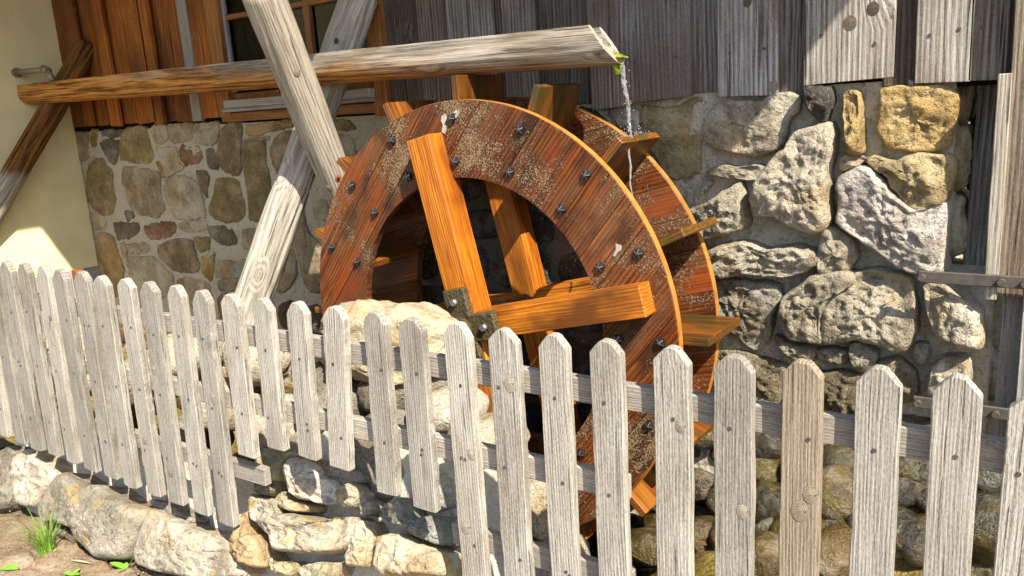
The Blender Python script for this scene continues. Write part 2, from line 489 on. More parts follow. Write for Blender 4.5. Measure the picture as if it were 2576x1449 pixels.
def soil_mat():
    mt, t, b = new_mat('lane_soil'); x = N(t)
    O, P, oi = x.coords()
    n1 = x.noise(O, 5, 5); n2 = x.noise(O, 55, 4, .7)
    col = x.ramp(n1, [(.35, (.13, .08, .045)), (.6, (.25, .18, .115))])
    col = x.mix(x.ramp(n2, [(.3, .7), (.46, 0)]), col, (.07, .045, .025))
    col = x.mix(x.ramp(x.noise(O, 9, 4), [(.58, 0), (.68, .7)]), col, (.12, .13, .03))
    x.l(col, b.inputs['Base Color']); b.inputs['Roughness'].default_value = .95
    x.l(x.bump(n2, .9, .012), b.inputs['Normal'])
    return mt
M['soil'] = soil_mat()
def leaf_mat(name, c1, c2):
    mt, t, b = new_mat(name); x = N(t)
    O, P, oi = x.coords()
    x.l(x.mix(x.noise(P, 30, 2), c1, c2), b.inputs['Base Color'])
    b.inputs['Roughness'].default_value = .5
    b.inputs['Transmission Weight'].default_value = 0
    b.inputs['Subsurface Weight'].default_value = 0
    return mt
M['grass'] = leaf_mat('grass_blade', (.10, .22, .02), (.20, .36, .04))
M['leaf'] = leaf_mat('dock_leaf', (.12, .30, .02), (.22, .42, .05))
M['deadleaf'] = leaf_mat('dead_leaf', (.10, .04, .015), (.16, .07, .03))
M['straw'] = leaf_mat('straw', (.5, .40, .22), (.6, .5, .3))

# ------------------------------------------------------------------ stones
def resample(poly, n, seed, amp):
    m_ = len(poly)
    pts = []
    per = 10
    for i in range(m_):
        p0, p1, p2, p3 = (Vector(poly[(i + k) % m_]) for k in (-1, 0, 1, 2))
        for k in range(per):
            t = k / per
            q = .5 * ((2 * p1) + (p2 - p0) * t + (2 * p0 - 5 * p1 + 4 * p2 - p3) * t * t + (3 * p1 - p0 - 3 * p2 + p3) * t ** 3)
            q = q * .55 + (p1.lerp(p2, t)) * .45
            pts.append(q)
    d = [0]
    for i in range(len(pts)): d.append(d[-1] + (pts[(i + 1) % len(pts)] - pts[i]).length)
    out = []
    j = 0
    for k in range(n):
        s = d[-1] * k / n
        while d[j + 1] < s: j += 1
        a, b_ = pts[j], pts[(j + 1) % len(pts)]
        q = a.lerp(b_, (s - d[j]) / max(1e-9, d[j + 1] - d[j]))
        out.append(q + Vector((nz((q.x, q.y, 0), 18, seed), nz((q.x, q.y, 4), 18, seed))) * amp)
    return out
def make_stone(poly, H, O0, U, V, Nn, color, parent, mat, seed, rough=1.0, pw=5.0, n=None, rings=None, name='stone', embed=.03, edge=.12, jit=1.0):
    rough = min(rough, 1.05)
    """poly in (u,v) metres on a plane (origin O0, axes U,V, outward normal Nn); a pillow of real depth H with broken faces"""
    U, V, Nn = Vector(U), Vector(V), Vector(Nn)
    per = sum((Vector(poly[i]) - Vector(poly[i - 1])).length for i in range(len(poly)))
    n = n or max(22, min(90, int(per / .02)))
    rings = rings or max(5, min(18, int(per / .10) + 3))
    out = resample(poly, n, seed, (.006 * rough + .002) * jit)
    out = [q + Vector((nz((q.x, q.y, 9), 47, seed), nz((q.x, q.y, 7), 47, seed))) * .005 * jit for q in out]
    ar, c = 0.0, Vector((0, 0))
    for i in range(n):
        p_, q_ = out[i], out[(i + 1) % n]
        cr = p_.x * q_.y - q_.x * p_.y
        ar += cr; c += (p_ + q_) * cr
    c = c / (3 * ar) if abs(ar) > 1e-9 else sum(out, Vector((0, 0))) / n
    size = per / 4
    rs = random.Random(seed * 7 + 1)
    tilt = Vector((rs.uniform(-1, 1), rs.uniform(-1, 1))) * .22 * H / max(size, .05)
    planes = []
    for _ in range(6):          # broken faces: each a plane that cuts a corner off the pillow
        a_ = rs.uniform(0, 6.283)
        g_ = Vector((math.cos(a_), math.sin(a_))) * rs.uniform(.1, .55) * H / (.5 * size)
        planes.append((g_, H * rs.uniform(1.0, 1.45)))
    def local(q, h): return U * (q.x - c.x) + V * (q.y - c.y) + Nn * h
    def height(qq, s, k):
        base = H * (edge + (1 - edge) * max(0.0, 1 - s ** pw) ** .45) if k else H * edge
        dd = qq - c
        e = min(1.0, (1 - s) * 4.0)
        for g_, h0 in planes:
            lim = h0 + g_.dot(dd)
            lim = max(lim, .55 * H)
            if base > lim: base = lim + (base - lim) * .12
        p3 = (qq.x, qq.y, seed * .37)
        nn = frac(p3, 6.0, seed, 5) * .015 - abs(nz(p3, 9.0, seed + 3)) * .014 - abs(nz((qq.x * 1.0, qq.y * 2.0, seed), 23.0, seed + 5)) * .015 + frac(p3, 40, seed, 4) * .012
        cell = noise.cell_vector(Vector((qq.x * 13 + nz(p3, 7) * 1.6, qq.y * 11 + nz(p3, 5, 3) * 1.2, seed)))
        nn += (cell.x - .5) * .013
        return max(base + .006 * rough + e * (nn * rough * min(1.3, .35 + H * 9)) + dd.dot(tilt) * e, -.02)
    VV, F = [], []
    for q in out: VV.append(local(q, -embed))
    for k in range(rings):
        s = 1 - (k / rings) ** 1.15 if k else 1.0
        for q in out:
            qq = c + (q - c) * s
            VV.append(local(qq, height(qq, s, k)))
    VV.append(local(c, height(c, 0.0, 1)))
    tot = rings + 1
    for k in range(tot - 1):
        for j in range(n):
            a, b_ = k * n + j, k * n + (j + 1) % n
            F.append((a, b_, b_ + n, a + n))
    last = (tot - 1) * n
    for j in range(n): F.append((last + j, last + (j + 1) % n, tot * n))
    o = from_data(name, VV, F, mat, parent, smooth=True)
    put(o, Vector(O0) + U * c.x + V * c.y, parent)
    o.color = (*color, 1)
    return o
def rock_mesh(sx, sy, sz, seed, rough=1.0, sub=3, cuts=5):
    bm = bmesh.new()
    bmesh.ops.create_icosphere(bm, subdivisions=sub, radius=1)
    rng = random.Random(seed)
    planes = []
    for _ in range(cuts):
        d = Vector((rng.gauss(0, 1), rng.gauss(0, 1), rng.gauss(0, 1))).normalized()
        planes.append((d, rng.uniform(.62, .88)))
    for v in bm.verts:
        p = v.co.copy()
        for d, k in planes:
            e = p.dot(d) - k
            if e > 0: p -= d * e * .85
        p *= 1 + .13 * rough * frac(v.co, 1.3, seed) + .05 * rough * frac(v.co, 4.5, seed)
        v.co = Vector((p.x * sx, p.y * sy, p.z * sz))
    return bm
def rock(name, loc, dims, seed, color, parent, mat, rough=1.0, rotz=0.0, sub=3, tilt=0.0):
    o = from_bm(name, rock_mesh(dims[0], dims[1], dims[2], seed, rough, sub), mat, parent, True)
    put(o, loc, parent)
    o.rotation_euler = (tilt, tilt * .6, rotz)
    o.color = (*color, 1)
    return o

def grid(name, nu, nv, fn, mat, parent=None, smooth=True):
    V = [fn(i / nu, j / nv) for j in range(nv + 1) for i in range(nu + 1)]
    F = [(j * (nu + 1) + i, j * (nu + 1) + i + 1, (j + 1) * (nu + 1) + i + 1, (j + 1) * (nu + 1) + i) for j in range(nv) for i in range(nu)]
    return from_data(name, V, F, mat, parent, smooth)

# ================================================================== MILL HOUSE
YW = 0.60
house = empty('mill_house', (-1.2, YW, -1.0), 'old mill house with stone base, board cladding, window and cream plaster return', 'building')
hl = Vector(house.location)
# the stone wall: mortar body as one mesh, its stones as pieces of it
def wall_front(x, z):
    k = 1.0 if x < .6 else 1.9
    return -k * (.010 * frac((x, 0, z), 3.2, 1, 4) + .007 * frac((x, 3, z), 14, 2, 3)) - (k - 1) * .006 * frac((x, 6, z), 38, 2, 3)
def mortar_body():
    V, F = [], []
    def gridf(x0, x1, z0, z1, step):
        nu, nv = max(2, int((x1 - x0) / step)), max(2, int((z1 - z0) / step))
        b0 = len(V)
        for j in range(nv + 1):
            for i in range(nu + 1):
                x_, z_ = x0 + (x1 - x0) * i / nu, z0 + (z1 - z0) * j / nv
                V.append((x_, YW + wall_front(x_, z_), z_))
        for j in range(nv):
            for i in range(nu):
                a = b0 + j * (nu + 1) + i
                F.append((a, a + 1, a + nu + 2, a + nu + 1))
        return b0, nu, nv
    for (x0, x1, z0, z1, step) in ((-4.33, .60, -1.35, .955, .03), (.60, 1.825, .252, .965, .012), (.60, 1.985, -.6, .252, .012), (.60, 1.985, -1.35, -.6, .03)):
        b0, nu, nv = gridf(x0, x1, z0, z1, step)
        top = [b0 + nv * (nu + 1) + i for i in range(nu + 1)]
        rgt = [b0 + j * (nu + 1) + nu for j in range(nv + 1)]
        tb = []
        for k in top: V.append((V[k][0], YW + .38, V[k][2])); tb.append(len(V) - 1)
        for i in range(nu): F.append((top[i], top[i + 1], tb[i + 1], tb[i]))
        rb = []
        for k in rgt: V.append((V[k][0] + .012 * frac((0, 1, V[k][2]), 5), YW + .38, V[k][2])); rb.append(len(V) - 1)
        for j in range(nv): F.append((rgt[j], rb[j], rb[j + 1], rgt[j + 1]))
    V2 = [Vector(v) - hl for v in V]
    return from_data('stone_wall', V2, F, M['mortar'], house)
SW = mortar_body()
def C1(p): return (176.1 + .34716 * p[0], 283.0 + .34716 * p[1])
def C2(p): return (1635.2 + .33854 * p[0], 201.3 + .33854 * p[1])
def C3(p): return (1698.06 + .34716 * p[0], 597.5 + .34716 * p[1])
tan, och, drk, lgt, brn, olv, red_ = (.34, .265, .165), (.34, .215, .07), (.125, .10, .07), (.41, .36, .26), (.19, .125, .06), (.235, .17, .058), (.20, .09, .05)
LEFT = [
 (tan, [(30,150),(70,140),(135,150),(140,330),(90,360),(50,330),(35,230)]), (och, [(145,130),(200,125),(200,240),(160,250)]),
 (drk, [(235,125),(370,125),(375,180),(240,175)]), (drk, [(220,220),(270,190),(355,205),(350,340),(320,380),(260,310)]),
 (olv, [(365,210),(405,110),(550,100),(605,280),(605,350),(540,375),(370,345)]), (lgt, [(595,90),(700,85),(712,205),(620,225)]),
 (tan, [(718,85),(895,80),(890,200),(840,220),(730,215)]), (lgt, [(905,80),(1080,75),(1060,230),(900,225)]),
 (brn, [(1110,110),(1170,55),(1250,52),(1240,300),(1235,460),(1140,440),(1065,350),(1070,250)]), (och, [(1280,90),(1400,80),(1580,60),(1600,90),(1500,130),(1350,165),(1285,165)]),
 (olv, [(1265,220),(1330,195),(1410,210),(1425,340),(1465,560),(1460,760),(1380,790),(1300,770),(1290,600),(1255,350)]),
 (brn, [(1480,200),(1560,130),(1640,170),(1620,400),(1540,520),(1450,300)]), (red_, [(810,225),(830,220),(885,245),(950,240),(965,330),(930,370),(840,385),(795,320)]),
 (lgt, [(630,260),(780,255),(785,350),(830,400),(760,445),(700,460),(655,345)]), (och, [(625,360),(650,350),(690,450),(680,470)]),
 (drk, [(985,275),(1045,265),(1075,410),(1010,400)]), (olv, [(130,400),(180,340),(240,330),(310,430),(310,520),(340,620),(320,720),(260,755),(180,710),(130,640),(120,500)]),
 (tan, [(385,400),(440,390),(640,430),(665,480),(655,560),(690,690),(640,765),(480,730),(420,640),(380,500)]),
 (lgt, [(690,480),(760,455),(850,460),(930,510),(970,640),(985,760),(870,780),(760,765),(700,640),(675,560)]),
 (drk, [(920,410),(1000,440),(1010,510),(990,560),(1000,625),(970,590),(930,500)]),
 (olv, [(1060,490),(1140,470),(1230,500),(1262,640),(1275,740),(1230,795),(1120,800),(1020,750),(1005,680),(1040,600)]),
 (drk, [(320,800),(400,795),(500,800),(505,860),(470,895),(350,925),(330,860)]), (red_, [(545,820),(620,800),(760,790),(770,860),(700,910),(590,920),(545,870)]),
 (lgt, [(785,800),(980,785),(990,850),(880,865),(795,850)]), (drk, [(1005,825),(1100,815),(1190,860),(1215,910),(1200,960),(1110,960),(1020,900)]),
 (tan, [(1250,850),(1380,835),(1370,1000),(1260,990)]), (brn, [(640,960),(760,915),(885,920),(920,1040),(940,1080),(935,1160),(820,1160),(720,1120),(650,1040)]),
 (olv, [(898,910),(1015,905),(1010,990),(940,1010)]), (lgt, [(415,955),(560,940),(585,980),(560,1015),(430,1020)]),
 (och, [(200,900),(240,865),(310,890),(350,1000),(390,1130),(400,1230),(380,1330),(200,1330),(190,1100)]),
 (lgt, [(420,1045),(600,1040),(680,1120),(755,1200),(720,1340),(500,1340),(440,1200)]), (och, [(952,1040),(1038,1025),(1042,1200),(1010,1222),(955,1150)]),
 (lgt, [(1055,1080),(1180,1070),(1300,1070),(1250,1198),(1060,1190)]), (tan, [(780,1210),(900,1195),(1010,1240),(1030,1400),(780,1400)]),
 (tan, [(1080,1212),(1240,1212),(1220,1290),(1090,1290)]), (lgt, [(150,730),(230,742),(268,800),(258,830),(190,848),(152,800)]), (drk, [(400,720),(450,715),(470,760),(420,790)]),
 (tan, [(1650,650),(1700,690),(1730,860),(1850,1000),(1820,1300),(1720,1280),(1660,1100),(1600,900)]), (tan, [(1560,1000),(1632,1010),(1640,1200),(1560,1300),(1500,1280)]),
 (lgt, [(1760,640),(1860,630),(1900,760),(1780,770)]), (olv, [(1910,52),(2029,45),(2090,130),(1930,132)]), (lgt, [(1910,170),(2040,165),(2080,300),(2000,335),(1930,300)]),
 (tan, [(370,945),(408,960),(413,1060),(385,1040)]), (lgt, [(1000,1000),(1050,1010),(1045,1050),(1005,1060)]),
 (tan, [(1260,205),(1290,180),(1440,175),(1450,195),(1330,190)]), (brn, [(1545,50),(1620,40),(1640,80),(1560,110)]),
]
seed = 10
used = []
PW, PN = (0, YW, 0), (0, -1, 0)
def wall_stone(poly, conv, color, H, rough, mat, pw=7.0):
    global seed
    seed += 1
    pl = []
    for p in poly:
        q = at(*conv(p), PW, PN)
        pl.append((q.x, q.z))
    if H > .03:
        cx_, cz_ = sum(p[0] for p in pl) / len(pl), sum(p[1] for p in pl) / len(pl)
        pl = [(cx_ + (a - cx_) * 1.055 + .004 * (1 if a > cx_ else -1), cz_ + (b_ - cz_) * 1.055 + .004 * (1 if b_ > cz_ else -1)) for a, b_ in pl]
        H *= 1.15
    used.append((min(p[0] for p in pl), max(p[0] for p in pl), min(p[1] for p in pl), max(p[1] for p in pl)))
    rng = random.Random(seed)
    k = rng.uniform(.88, 1.12)
    return make_stone(pl, H, (0, YW, 0), (1, 0, 0), (0, 0, 1), (0, -1, 0), tuple(c * k for c in color), SW, mat, seed, rough, pw, edge=.58 if H > .03 else .25, jit=1.0 if H > .03 else 2.2)
SW.location = (0, 0, 0)
# stones are children of the wall, whose origin coincides with the house's: shift by hand
class _Off: pass
_off = _Off(); _off.location = hl
_put = put
def put(o, loc, parent=None):
    if parent is SW: o.location = Vector(loc) - hl
    else: _put(o, loc, parent)
for col, poly in LEFT:
    wall_stone(poly, C1, tuple(a * .82 + b_ * .18 for a, b_ in zip(col, (.36, .32, .24))), .010, .55, M['stone_smooth'], 7)
lg2, yel, gr2, pur, cre = (.53, .475, .365), (.46, .325, .14), (.40, .355, .265), (.53, .48, .43), (.60, .53, .38)
RIGHT2 = [
 ((.36,.31,.17), [(-60,192),(20,192),(180,190),(300,150),(370,125),(418,150),(400,300),(385,500),(380,640),(340,710),(200,745),(130,720),(40,580),(-60,420)], .02, .3, 'stone_smooth'),
 ((.35,.32,.26), [(-310,205),(-90,200),(-75,330),(-110,420),(-230,330)], .02, .4, 'stone_smooth'),
 (lg2, [(435,340),(500,230),(600,165),(840,160),(900,120),(1010,105),(1105,140),(1105,250),(1040,300),(1000,450),(920,510),(820,545),(690,530),(540,490),(460,430)], .055, .8, 'stone'),
 ((.10,.105,.10), [(1205,62),(1368,62),(1372,150),(1335,300),(1290,280),(1222,200)], .11, .8, 'stone'),
 (yel, [(1480,110),(1530,90),(1575,110),(1590,260),(1600,500),(1570,530),(1515,510),(1500,330),(1480,200)], .10, 1.0, 'stone'),
 (yel, [(1745,80),(1900,55),(2200,60),(2296,150),(2250,320),(2225,470),(2080,510),(1900,510),(1780,480),(1720,360),(1740,200)], .05, 1.1, 'stone'),
 (lg2, [(1080,500),(1130,400),(1330,335),(1388,420),(1378,560),(1358,700),(1368,850),(1365,1000),(1330,1070),(1240,1100),(1100,1050),(1000,980),(850,970),(815,850),(870,720),(960,600)], .13, 1.35, 'stone'),
 (gr2, [(450,680),(520,640),(640,640),(840,640),(838,715),(720,725),(560,710)], .05, 1.2, 'stone'),
 ((.45,.41,.31), [(340,960),(480,900),(620,800),(700,770),(725,900),(745,1060),(640,1110),(500,1140),(430,1150),(380,1080)], .10, 1.1, 'stone'),
 (lg2, [(380,830),(460,730),(470,765),(400,840)], .03, .8, 'stone'),
 (lg2, [(1435,590),(1500,545),(1620,580),(1540,650),(1440,660)], .06, 1.0, 'stone'),
 (pur, [(1440,800),(1480,720),(1630,655),(1750,720),(1820,830),(1980,955),(2190,905),(2185,1320),(2150,1390),(1980,1388),(1860,1340),(1700,1220),(1560,1120),(1450,1040),(1460,900)], .11, 1.0, 'stone'),
 ((.44,.35,.19), [(1640,600),(1700,560),(1860,600),(1960,545),(2225,560),(2255,640),(2225,800),(2195,885),(1990,935),(1850,810),(1790,700),(1700,650)], .085, 1.1, 'stone'),
 (gr2, [(450,1310),(560,1220),(760,1190),(900,1240),(1110,1220),(1300,1300),(1180,1390),(1000,1420),(760,1400),(600,1440),(480,1400)], .11, 1.6, 'stone'),
 (gr2, [(1310,1150),(1400,1080),(1520,1190),(1556,1300),(1480,1400),(1380,1440),(1290,1390)], .09, 1.6, 'stone'),
]
RIGHT3 = [
 ((.36,.335,.27), [(250,320),(560,310),(760,350),(768,440),(720,560),(700,700),(600,780),(440,640),(300,540)], .07, 1.6, 'stone'),
 (gr2, [(830,420),(1050,260),(1290,232),(1310,330),(1160,380),(1095,560),(1095,710),(1000,700),(860,670),(820,560)], .11, 1.6, 'stone'),
 (gr2, [(1150,420),(1340,250),(1500,230),(1700,290),(1740,430),(1758,620),(1700,760),(1620,790),(1540,740),(1360,700),(1125,720),(1118,560)], .10, 1.7, 'stone'),
 (lg2, [(1850,340),(1960,322),(2080,380),(2205,480),(2240,600),(2238,730),(2120,740),(1980,700),(1920,640),(1870,520)], .13, .9, 'stone'),
 ((.30,.27,.2), [(760,710),(830,720),(1045,800),(1020,860),(960,875),(860,830)], .07, 1.2, 'stone'),
 ((.33,.30,.23), [(1062,810),(1150,790),(1275,810),(1250,880),(1100,880)], .06, 1.2, 'stone'),
 ((.33,.30,.23), [(1292,770),(1380,760),(1480,830),(1450,900),(1400,945),(1310,900)], .07, 1.2, 'stone'),
 (lg2, [(1750,770),(1830,760),(1860,830),(1800,900),(1750,870)], .05, 1.0, 'stone'),
 (cre, [(1850,1100),(1900,920),(1960,850),(2120,840),(2145,930),(2130,1100),(2000,1150),(1880,1150)], .11, .8, 'stone'),
 ((.27,.235,.15), [(320,840),(480,820),(700,880),(826,920),(800,1090),(740,1180),(640,1170),(560,1150),(330,1000)], .06, 1.0, 'stone'),
 ((.22,.18,.11), [(1100,980),(1350,990),(1350,1280),(1240,1340),(1100,1290)], .07, 1.0, 'stone'),
 ((.31,.275,.18), [(1480,900),(1640,870),(1740,960),(1768,1060),(1735,1150),(1600,1150),(1500,1000)], .06, 1.1, 'stone'),
 ((.20,.165,.095), [(1640,1290),(1880,1320),(1880,1390),(1650,1380)], .06, 1.0, 'stone'),
 ((.17,.14,.085), [(850,950),(1075,970),(1080,1180),(860,1200)], .05, 1.0, 'stone'),
]
for col, poly, H, rg, mt in RIGHT2: wall_stone(poly, C2, col, H, rg, M[mt])
for col, poly, H, rg, mt in RIGHT3: wall_stone(poly, C3, col, H, rg, M[mt])
# the rest of the coursing: behind the wheel and low down behind the fence
rng = random.Random(5)
z = -1.28
while z < .92:
    hgt = rng.uniform(.13, .24)
    x_ = -4.28 + rng.uniform(0, .1)
    while x_ < 1.9:
        wd = rng.uniform(.15, .40)
        cx, cz = x_ + wd / 2, z + hgt / 2
        hit = any(a - .35 * wd < cx < b_ + .35 * wd and c - .42 * hgt < cz < d + .42 * hgt for a, b_, c, d in used[:len(LEFT) + len(RIGHT2) + len(RIGHT3)])
        if not hit and x_ + wd < (1.80 if cz > .25 else 1.95) and z + hgt < .95:
            g = .022
            poly = [(x_ + g + rng.uniform(0, .03), z + g + rng.uniform(0, .03)), (cx, z + g * rng.uniform(.4, 1.4)), (x_ + wd - g - rng.uniform(0, .03), z + g + rng.uniform(0, .03)),
                    (x_ + wd - g * rng.uniform(.5, 1.2), cz), (x_ + wd - g - rng.uniform(0, .04), z + hgt - g - rng.uniform(0, .03)), (cx, z + hgt - g * rng.uniform(.4, 1.4)),
                    (x_ + g + rng.uniform(0, .04), z + hgt - g - rng.uniform(0, .03)), (x_ + g * rng.uniform(.5, 1.2), cz)]
            seed += 1
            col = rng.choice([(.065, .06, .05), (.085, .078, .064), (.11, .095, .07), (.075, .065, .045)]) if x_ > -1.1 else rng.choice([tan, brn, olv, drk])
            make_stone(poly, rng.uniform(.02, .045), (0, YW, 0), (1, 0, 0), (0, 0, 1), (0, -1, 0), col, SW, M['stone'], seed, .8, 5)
        x_ += wd
    z += hgt
# quoins on the wall's right-hand end
for (xf, y0, y1, z0, z1, col) in ((1.826, .63, .93, .30, .52, cre), (1.826, .63, .9, .55, .78, (.5, .42, .27)), (1.826, .64, .92, .80, .94, tan),
                                  (1.986, .62, .92, -.04, .20, cre), (1.986, .63, .90, -.26, -.07, lg2), (1.986, .62, .93, -.52, -.29, cre)):
    seed += 1
    d = .03
    make_stone([(y0 + d, z0), ((y0 + y1) / 2, z0 - .01), (y1 - d, z0 + .01), (y1, (z0 + z1) / 2), (y1 - d, z1), ((y0 + y1) / 2, z1 + .01), (y0 + d, z1 - .01), (y0, (z0 + z1) / 2)], .04,
               (xf, 0, 0), (0, 1, 0), (0, 0, 1), (1, 0, 0), col, SW, M['stone'], seed, .8, 5)

# boards -----------------------------------------------------------------
def siding(d0, d1, proud, bl, br, mat, zt=2.75, th=.027, yb=None, ytop=60):
    """one vertical board seen between two photo columns; bottom edge given at its two corners"""
    y = (YW - .058 if proud else YW - .012) if yb is None else yb
    x0, x1 = atY(d0, ytop, y).x, atY(d1, ytop, y).x
    if proud: x0 -= .004; x1 += .004
    else: x0 -= .03; x1 += .03
    z0, z1 = (b if b < 3 else atY(d, b, y).z for d, b in ((d0, bl), (d1, br)))
    xm = (x0 + x1) / 2
    zz = min(z0, z1)
    h = zt - zz
    ou = wobbly(x1 - x0, h, d0, 7, .004, bot=[(x0 - xm, z0 - zz), (0, (z0 + z1) / 2 - zz + .004 * nz((d0, 0, 0), .7)), (x1 - xm, z1 - zz)])
    o = from_bm('board', board_bm(ou, th, .002), mat, house)
    put(o, (xm, y, zz), house)
    o.rotation_euler = (0, R(.25) * nz((d0 * .37, 1, 0), 1.9), 0)
    return o
G = M['siding']
for a, tint in (((966, 1055, 0, .945, .94), (.46, .39, .33)), ((1052, 1122, 1, .94, .93), (.60, .52, .45)), ((1122, 1236, 1, .925, .93), (.88, .86, .84)), ((1236, 1265, 0, .95, .95), (.55, .46, .39)),
          ((1265, 1340, 1, .935, .94), (.80, .77, .75)), ((1340, 1482, 0, .95, .945), (.48, .44, .41)), ((1482, 1560, 1, 278, 268), (.80, .77, .76)), ((1562, 1733, 1, 262, 242), (1.0, 1.02, 1.10)),
          ((1733, 1806, 0, 233, 233), (.78, .77, .79)), ((1806, 1955, 1, 244, 240), (1.25, 1.28, 1.36)), ((1955, 2026, 0, 234, 234), (.66, .61, .56)), ((2026, 2246, 1, 216, 194), (1.28, 1.25, 1.2)),
          ((2246, 2310, 0, 216, 214), (.48, .42, .37)), ((2310, 2446, 1, 210, 205), (1.22, 1.2, 1.16)), ((2446, 2535, 1, 203, 200), (.80, .74, .66)), ((2535, 2640, 0, 201, 201), (.85, .80, .74))):
    o = siding(*a, G)
    o.color = (*tint, 1)
    if a[2] and a[0] > 1500:
        for q in range(2):
            nl = tube('nail', [(0, 0, 0), (0, -.003, 0)], .0065, M['rust'], None, 8)
            nl.parent = o; nl.location = ((-.35 + .7 * q) * (o.dimensions.x - .05), -.0005, .17 + .06 * nz((a[0], q, 0), 1.3))
B = M['brownboard']
for a in ((150, 178, 0, 1.0, 1.0), (176, 196, 1, 1.0, 1.0), (196, 246, 0, 1.0, 1.0), (244, 266, 1, .99, .985), (266, 318, 0, 1.0, 1.0), (316, 360, 1, .99, 1.0), (358, 380, 1, .985, .985), (380, 418, 0, .99, 1.0), (416, 456, 1, .99, .985),
          (478, 522, 1, 1.0, 1.0)):
    siding(*a, B, ytop=100)
siding(456, 478, 1, .985, .985, M['rail'], ytop=100, yb=YW - .066)
# sheathing behind the boards, with a dark room behind the window
bm = box_bm(-4.7, -2.36, YW + .016, YW + .05, .96, 2.8, 0)
put(from_bm('sheathing', bm, M['dark'], house), (0, 0, 0), house)
put(from_bm('sheathing', box_bm(-1.0, 2.75, YW + .016, YW + .05, .93, 2.8, 0), M['dark'], house), (0, 0, 0), house)
put(from_bm('sheathing', box_bm(-2.36, -1.0, YW + .016, YW + .05, .90, 1.12, 0), M['dark'], house), (0, 0, 0), house)
put(from_bm('room_side', box_bm(-2.64, -2.6, YW + .055, YW + .93, .8, 2.8, 0), M['dark'], house), (0, 0, 0), house)
put(from_bm('room_side', box_bm(-.8, -.76, YW + .055, YW + .93, .8, 2.8, 0), M['dark'], house), (0, 0, 0), house)
put(from_bm('room_floor', box_bm(-2.6, -.8, YW + .055, YW + .89, .97, 1.0, 0), M['dark'], house), (0, 0, 0), house)
put(from_bm('room_back', box_bm(-2.6, -.8, YW + .9, YW + .93, .8, 2.8, 0), M['dark'], house), (0, 0, 0), house)
put(from_bm('room_ceiling', box_bm(-2.6, -.8, YW + .055, YW + .89, 2.7, 2.75, 0), M['dark'], house), (0, 0, 0), house)
V = []
for i in range(41):
    xx = -2.33 + .55 * i / 40
    yy = YW + .14 + .018 * math.sin(i * 1.1) + .01 * math.sin(i * 2.7)
    V += [(xx, yy, 1.08), (xx, yy, 2.6)]
put(from_data('curtain', V, [(2 * i, 2 * i + 2, 2 * i + 3, 2 * i + 1) for i in range(40)], M['curtain'], house, True), (0, 0, 0), house)
# window
wz0, wz1 = 1.145, 2.45
wx0, wx1 = -2.28, -1.02
win = from_bm('window', box_bm(wx0 - .02, wx1 + .02, 0, .05, .005, .055, .003), M['frame'], house)
put(win, (0, YW - .02, wz0 - .06), house)
wl = Vector((0, YW - .02, wz0 - .06))
def wpart(name, b, mat, loc=(0, 0, 0)):
    o = from_bm(name, b, mat, win)
    o.location = Vector(loc)
    return o
def vbar(name, xc, wd, y0, y1, z0, z1, mat):
    o = wpart(name, box_bm(-wd / 2, wd / 2, y0, y1, 0, z1 - z0, .004), mat, (xc, 0, z0 - wl.z)); return o
def hbar(name, zc, ht, y0, y1, x0, x1, mat):
    b = box_bm(-ht / 2, ht / 2, y0, y1, 0, x1 - x0, .004)
    o = wpart(name, b, mat, (x0, 0, zc - wl.z)); o.rotation_euler = (0, R(90), 0); return o
vbar('frame', -2.335, .13, -.035, .05, 1.0, 2.7, M['frame'])
vbar('frame', -.965, .10, -.035, .05, .95, 2.7, M['frame'])
vbar('sash', wx0 + .012, .035, 0, .04, wz0, wz1, M['sill'])
vbar('sash', wx1 - .02, .035, 0, .04, wz0, wz1, M['frame'])
vbar('mullion', -1.60 + .09, .05, -.005, .04, wz0, wz1, M['frame'])
for zc in (1.60, 2.05): hbar('glazing_bar', zc, .032, .002, .036, wx0 + .03, wx1 - .04, M['frame'])
pane = from_data('pane', [(wx0 + .02, .022, wz0 - wl.z), (wx1 - .03, .022, wz0 - wl.z), (wx1 - .03, .022, wz1 - wl.z), (wx0 + .02, .022, wz1 - wl.z)], [(0, 1, 2, 3)], M['glass'], win)
s1 = hbar('sill', 1.075, .05, -.075, .0, wx0 - .0, wx1 + .02, M['sill'])
hbar('sill', 1.038, .022, -.085, .0, wx0 - .01, wx1 + .02, M['sill'])
hbar('bottom_rail', .995, .055, -.03, .02, wx0 - .1, wx1 + .1, M['frame'])
# plaster return wall on the left, with its plinth
XP = -4.30
put(from_bm('plaster_wall', box_bm(XP - .3, XP, -2.6, YW - .003, -.105, 3.1, .004), M['plaster'], house), (0, 0, 0), house)
put(from_bm('plinth', box_bm(XP - .3, XP + .012, -2.6, YW - .006, -1.3, -.108, .004), M['plinth'], house), (0, 0, 0), house)
# unseen roof overhang, its notched outline shaped to throw the wall's shade
def roof():
    dz = 2.9 - 1.27
    ox, oy = dz * SUN.x / SUN.z, dz * SUN.y / SUN.z
    pts = [(-8, .75), (-8, -1.2), (-3.46, -1.2), (-3.46, -.27), (-1.25, -.27), (-.9, .215), (1.47, .215), (1.47, .75)]
    pts = [(a + ox, b_ + oy) for a, b_ in pts]
    pts[0] = (pts[0][0], YW + .6); pts[-1] = (pts[-1][0], YW + .6)
    bm = bmesh.new()
    f = bm.faces.new([bm.verts.new((a, b_, 2.9)) for a, b_ in pts])
    r = bmesh.ops.extrude_face_region(bm, geom=[f])
    bmesh.ops.translate(bm, verts=[v for v in r['geom'] if isinstance(v, bmesh.types.BMVert)], vec=(0, 0, .14))
    put(from_bm('roof', bm, M['soffit'], house), (0, 0, 0), house)
roof()

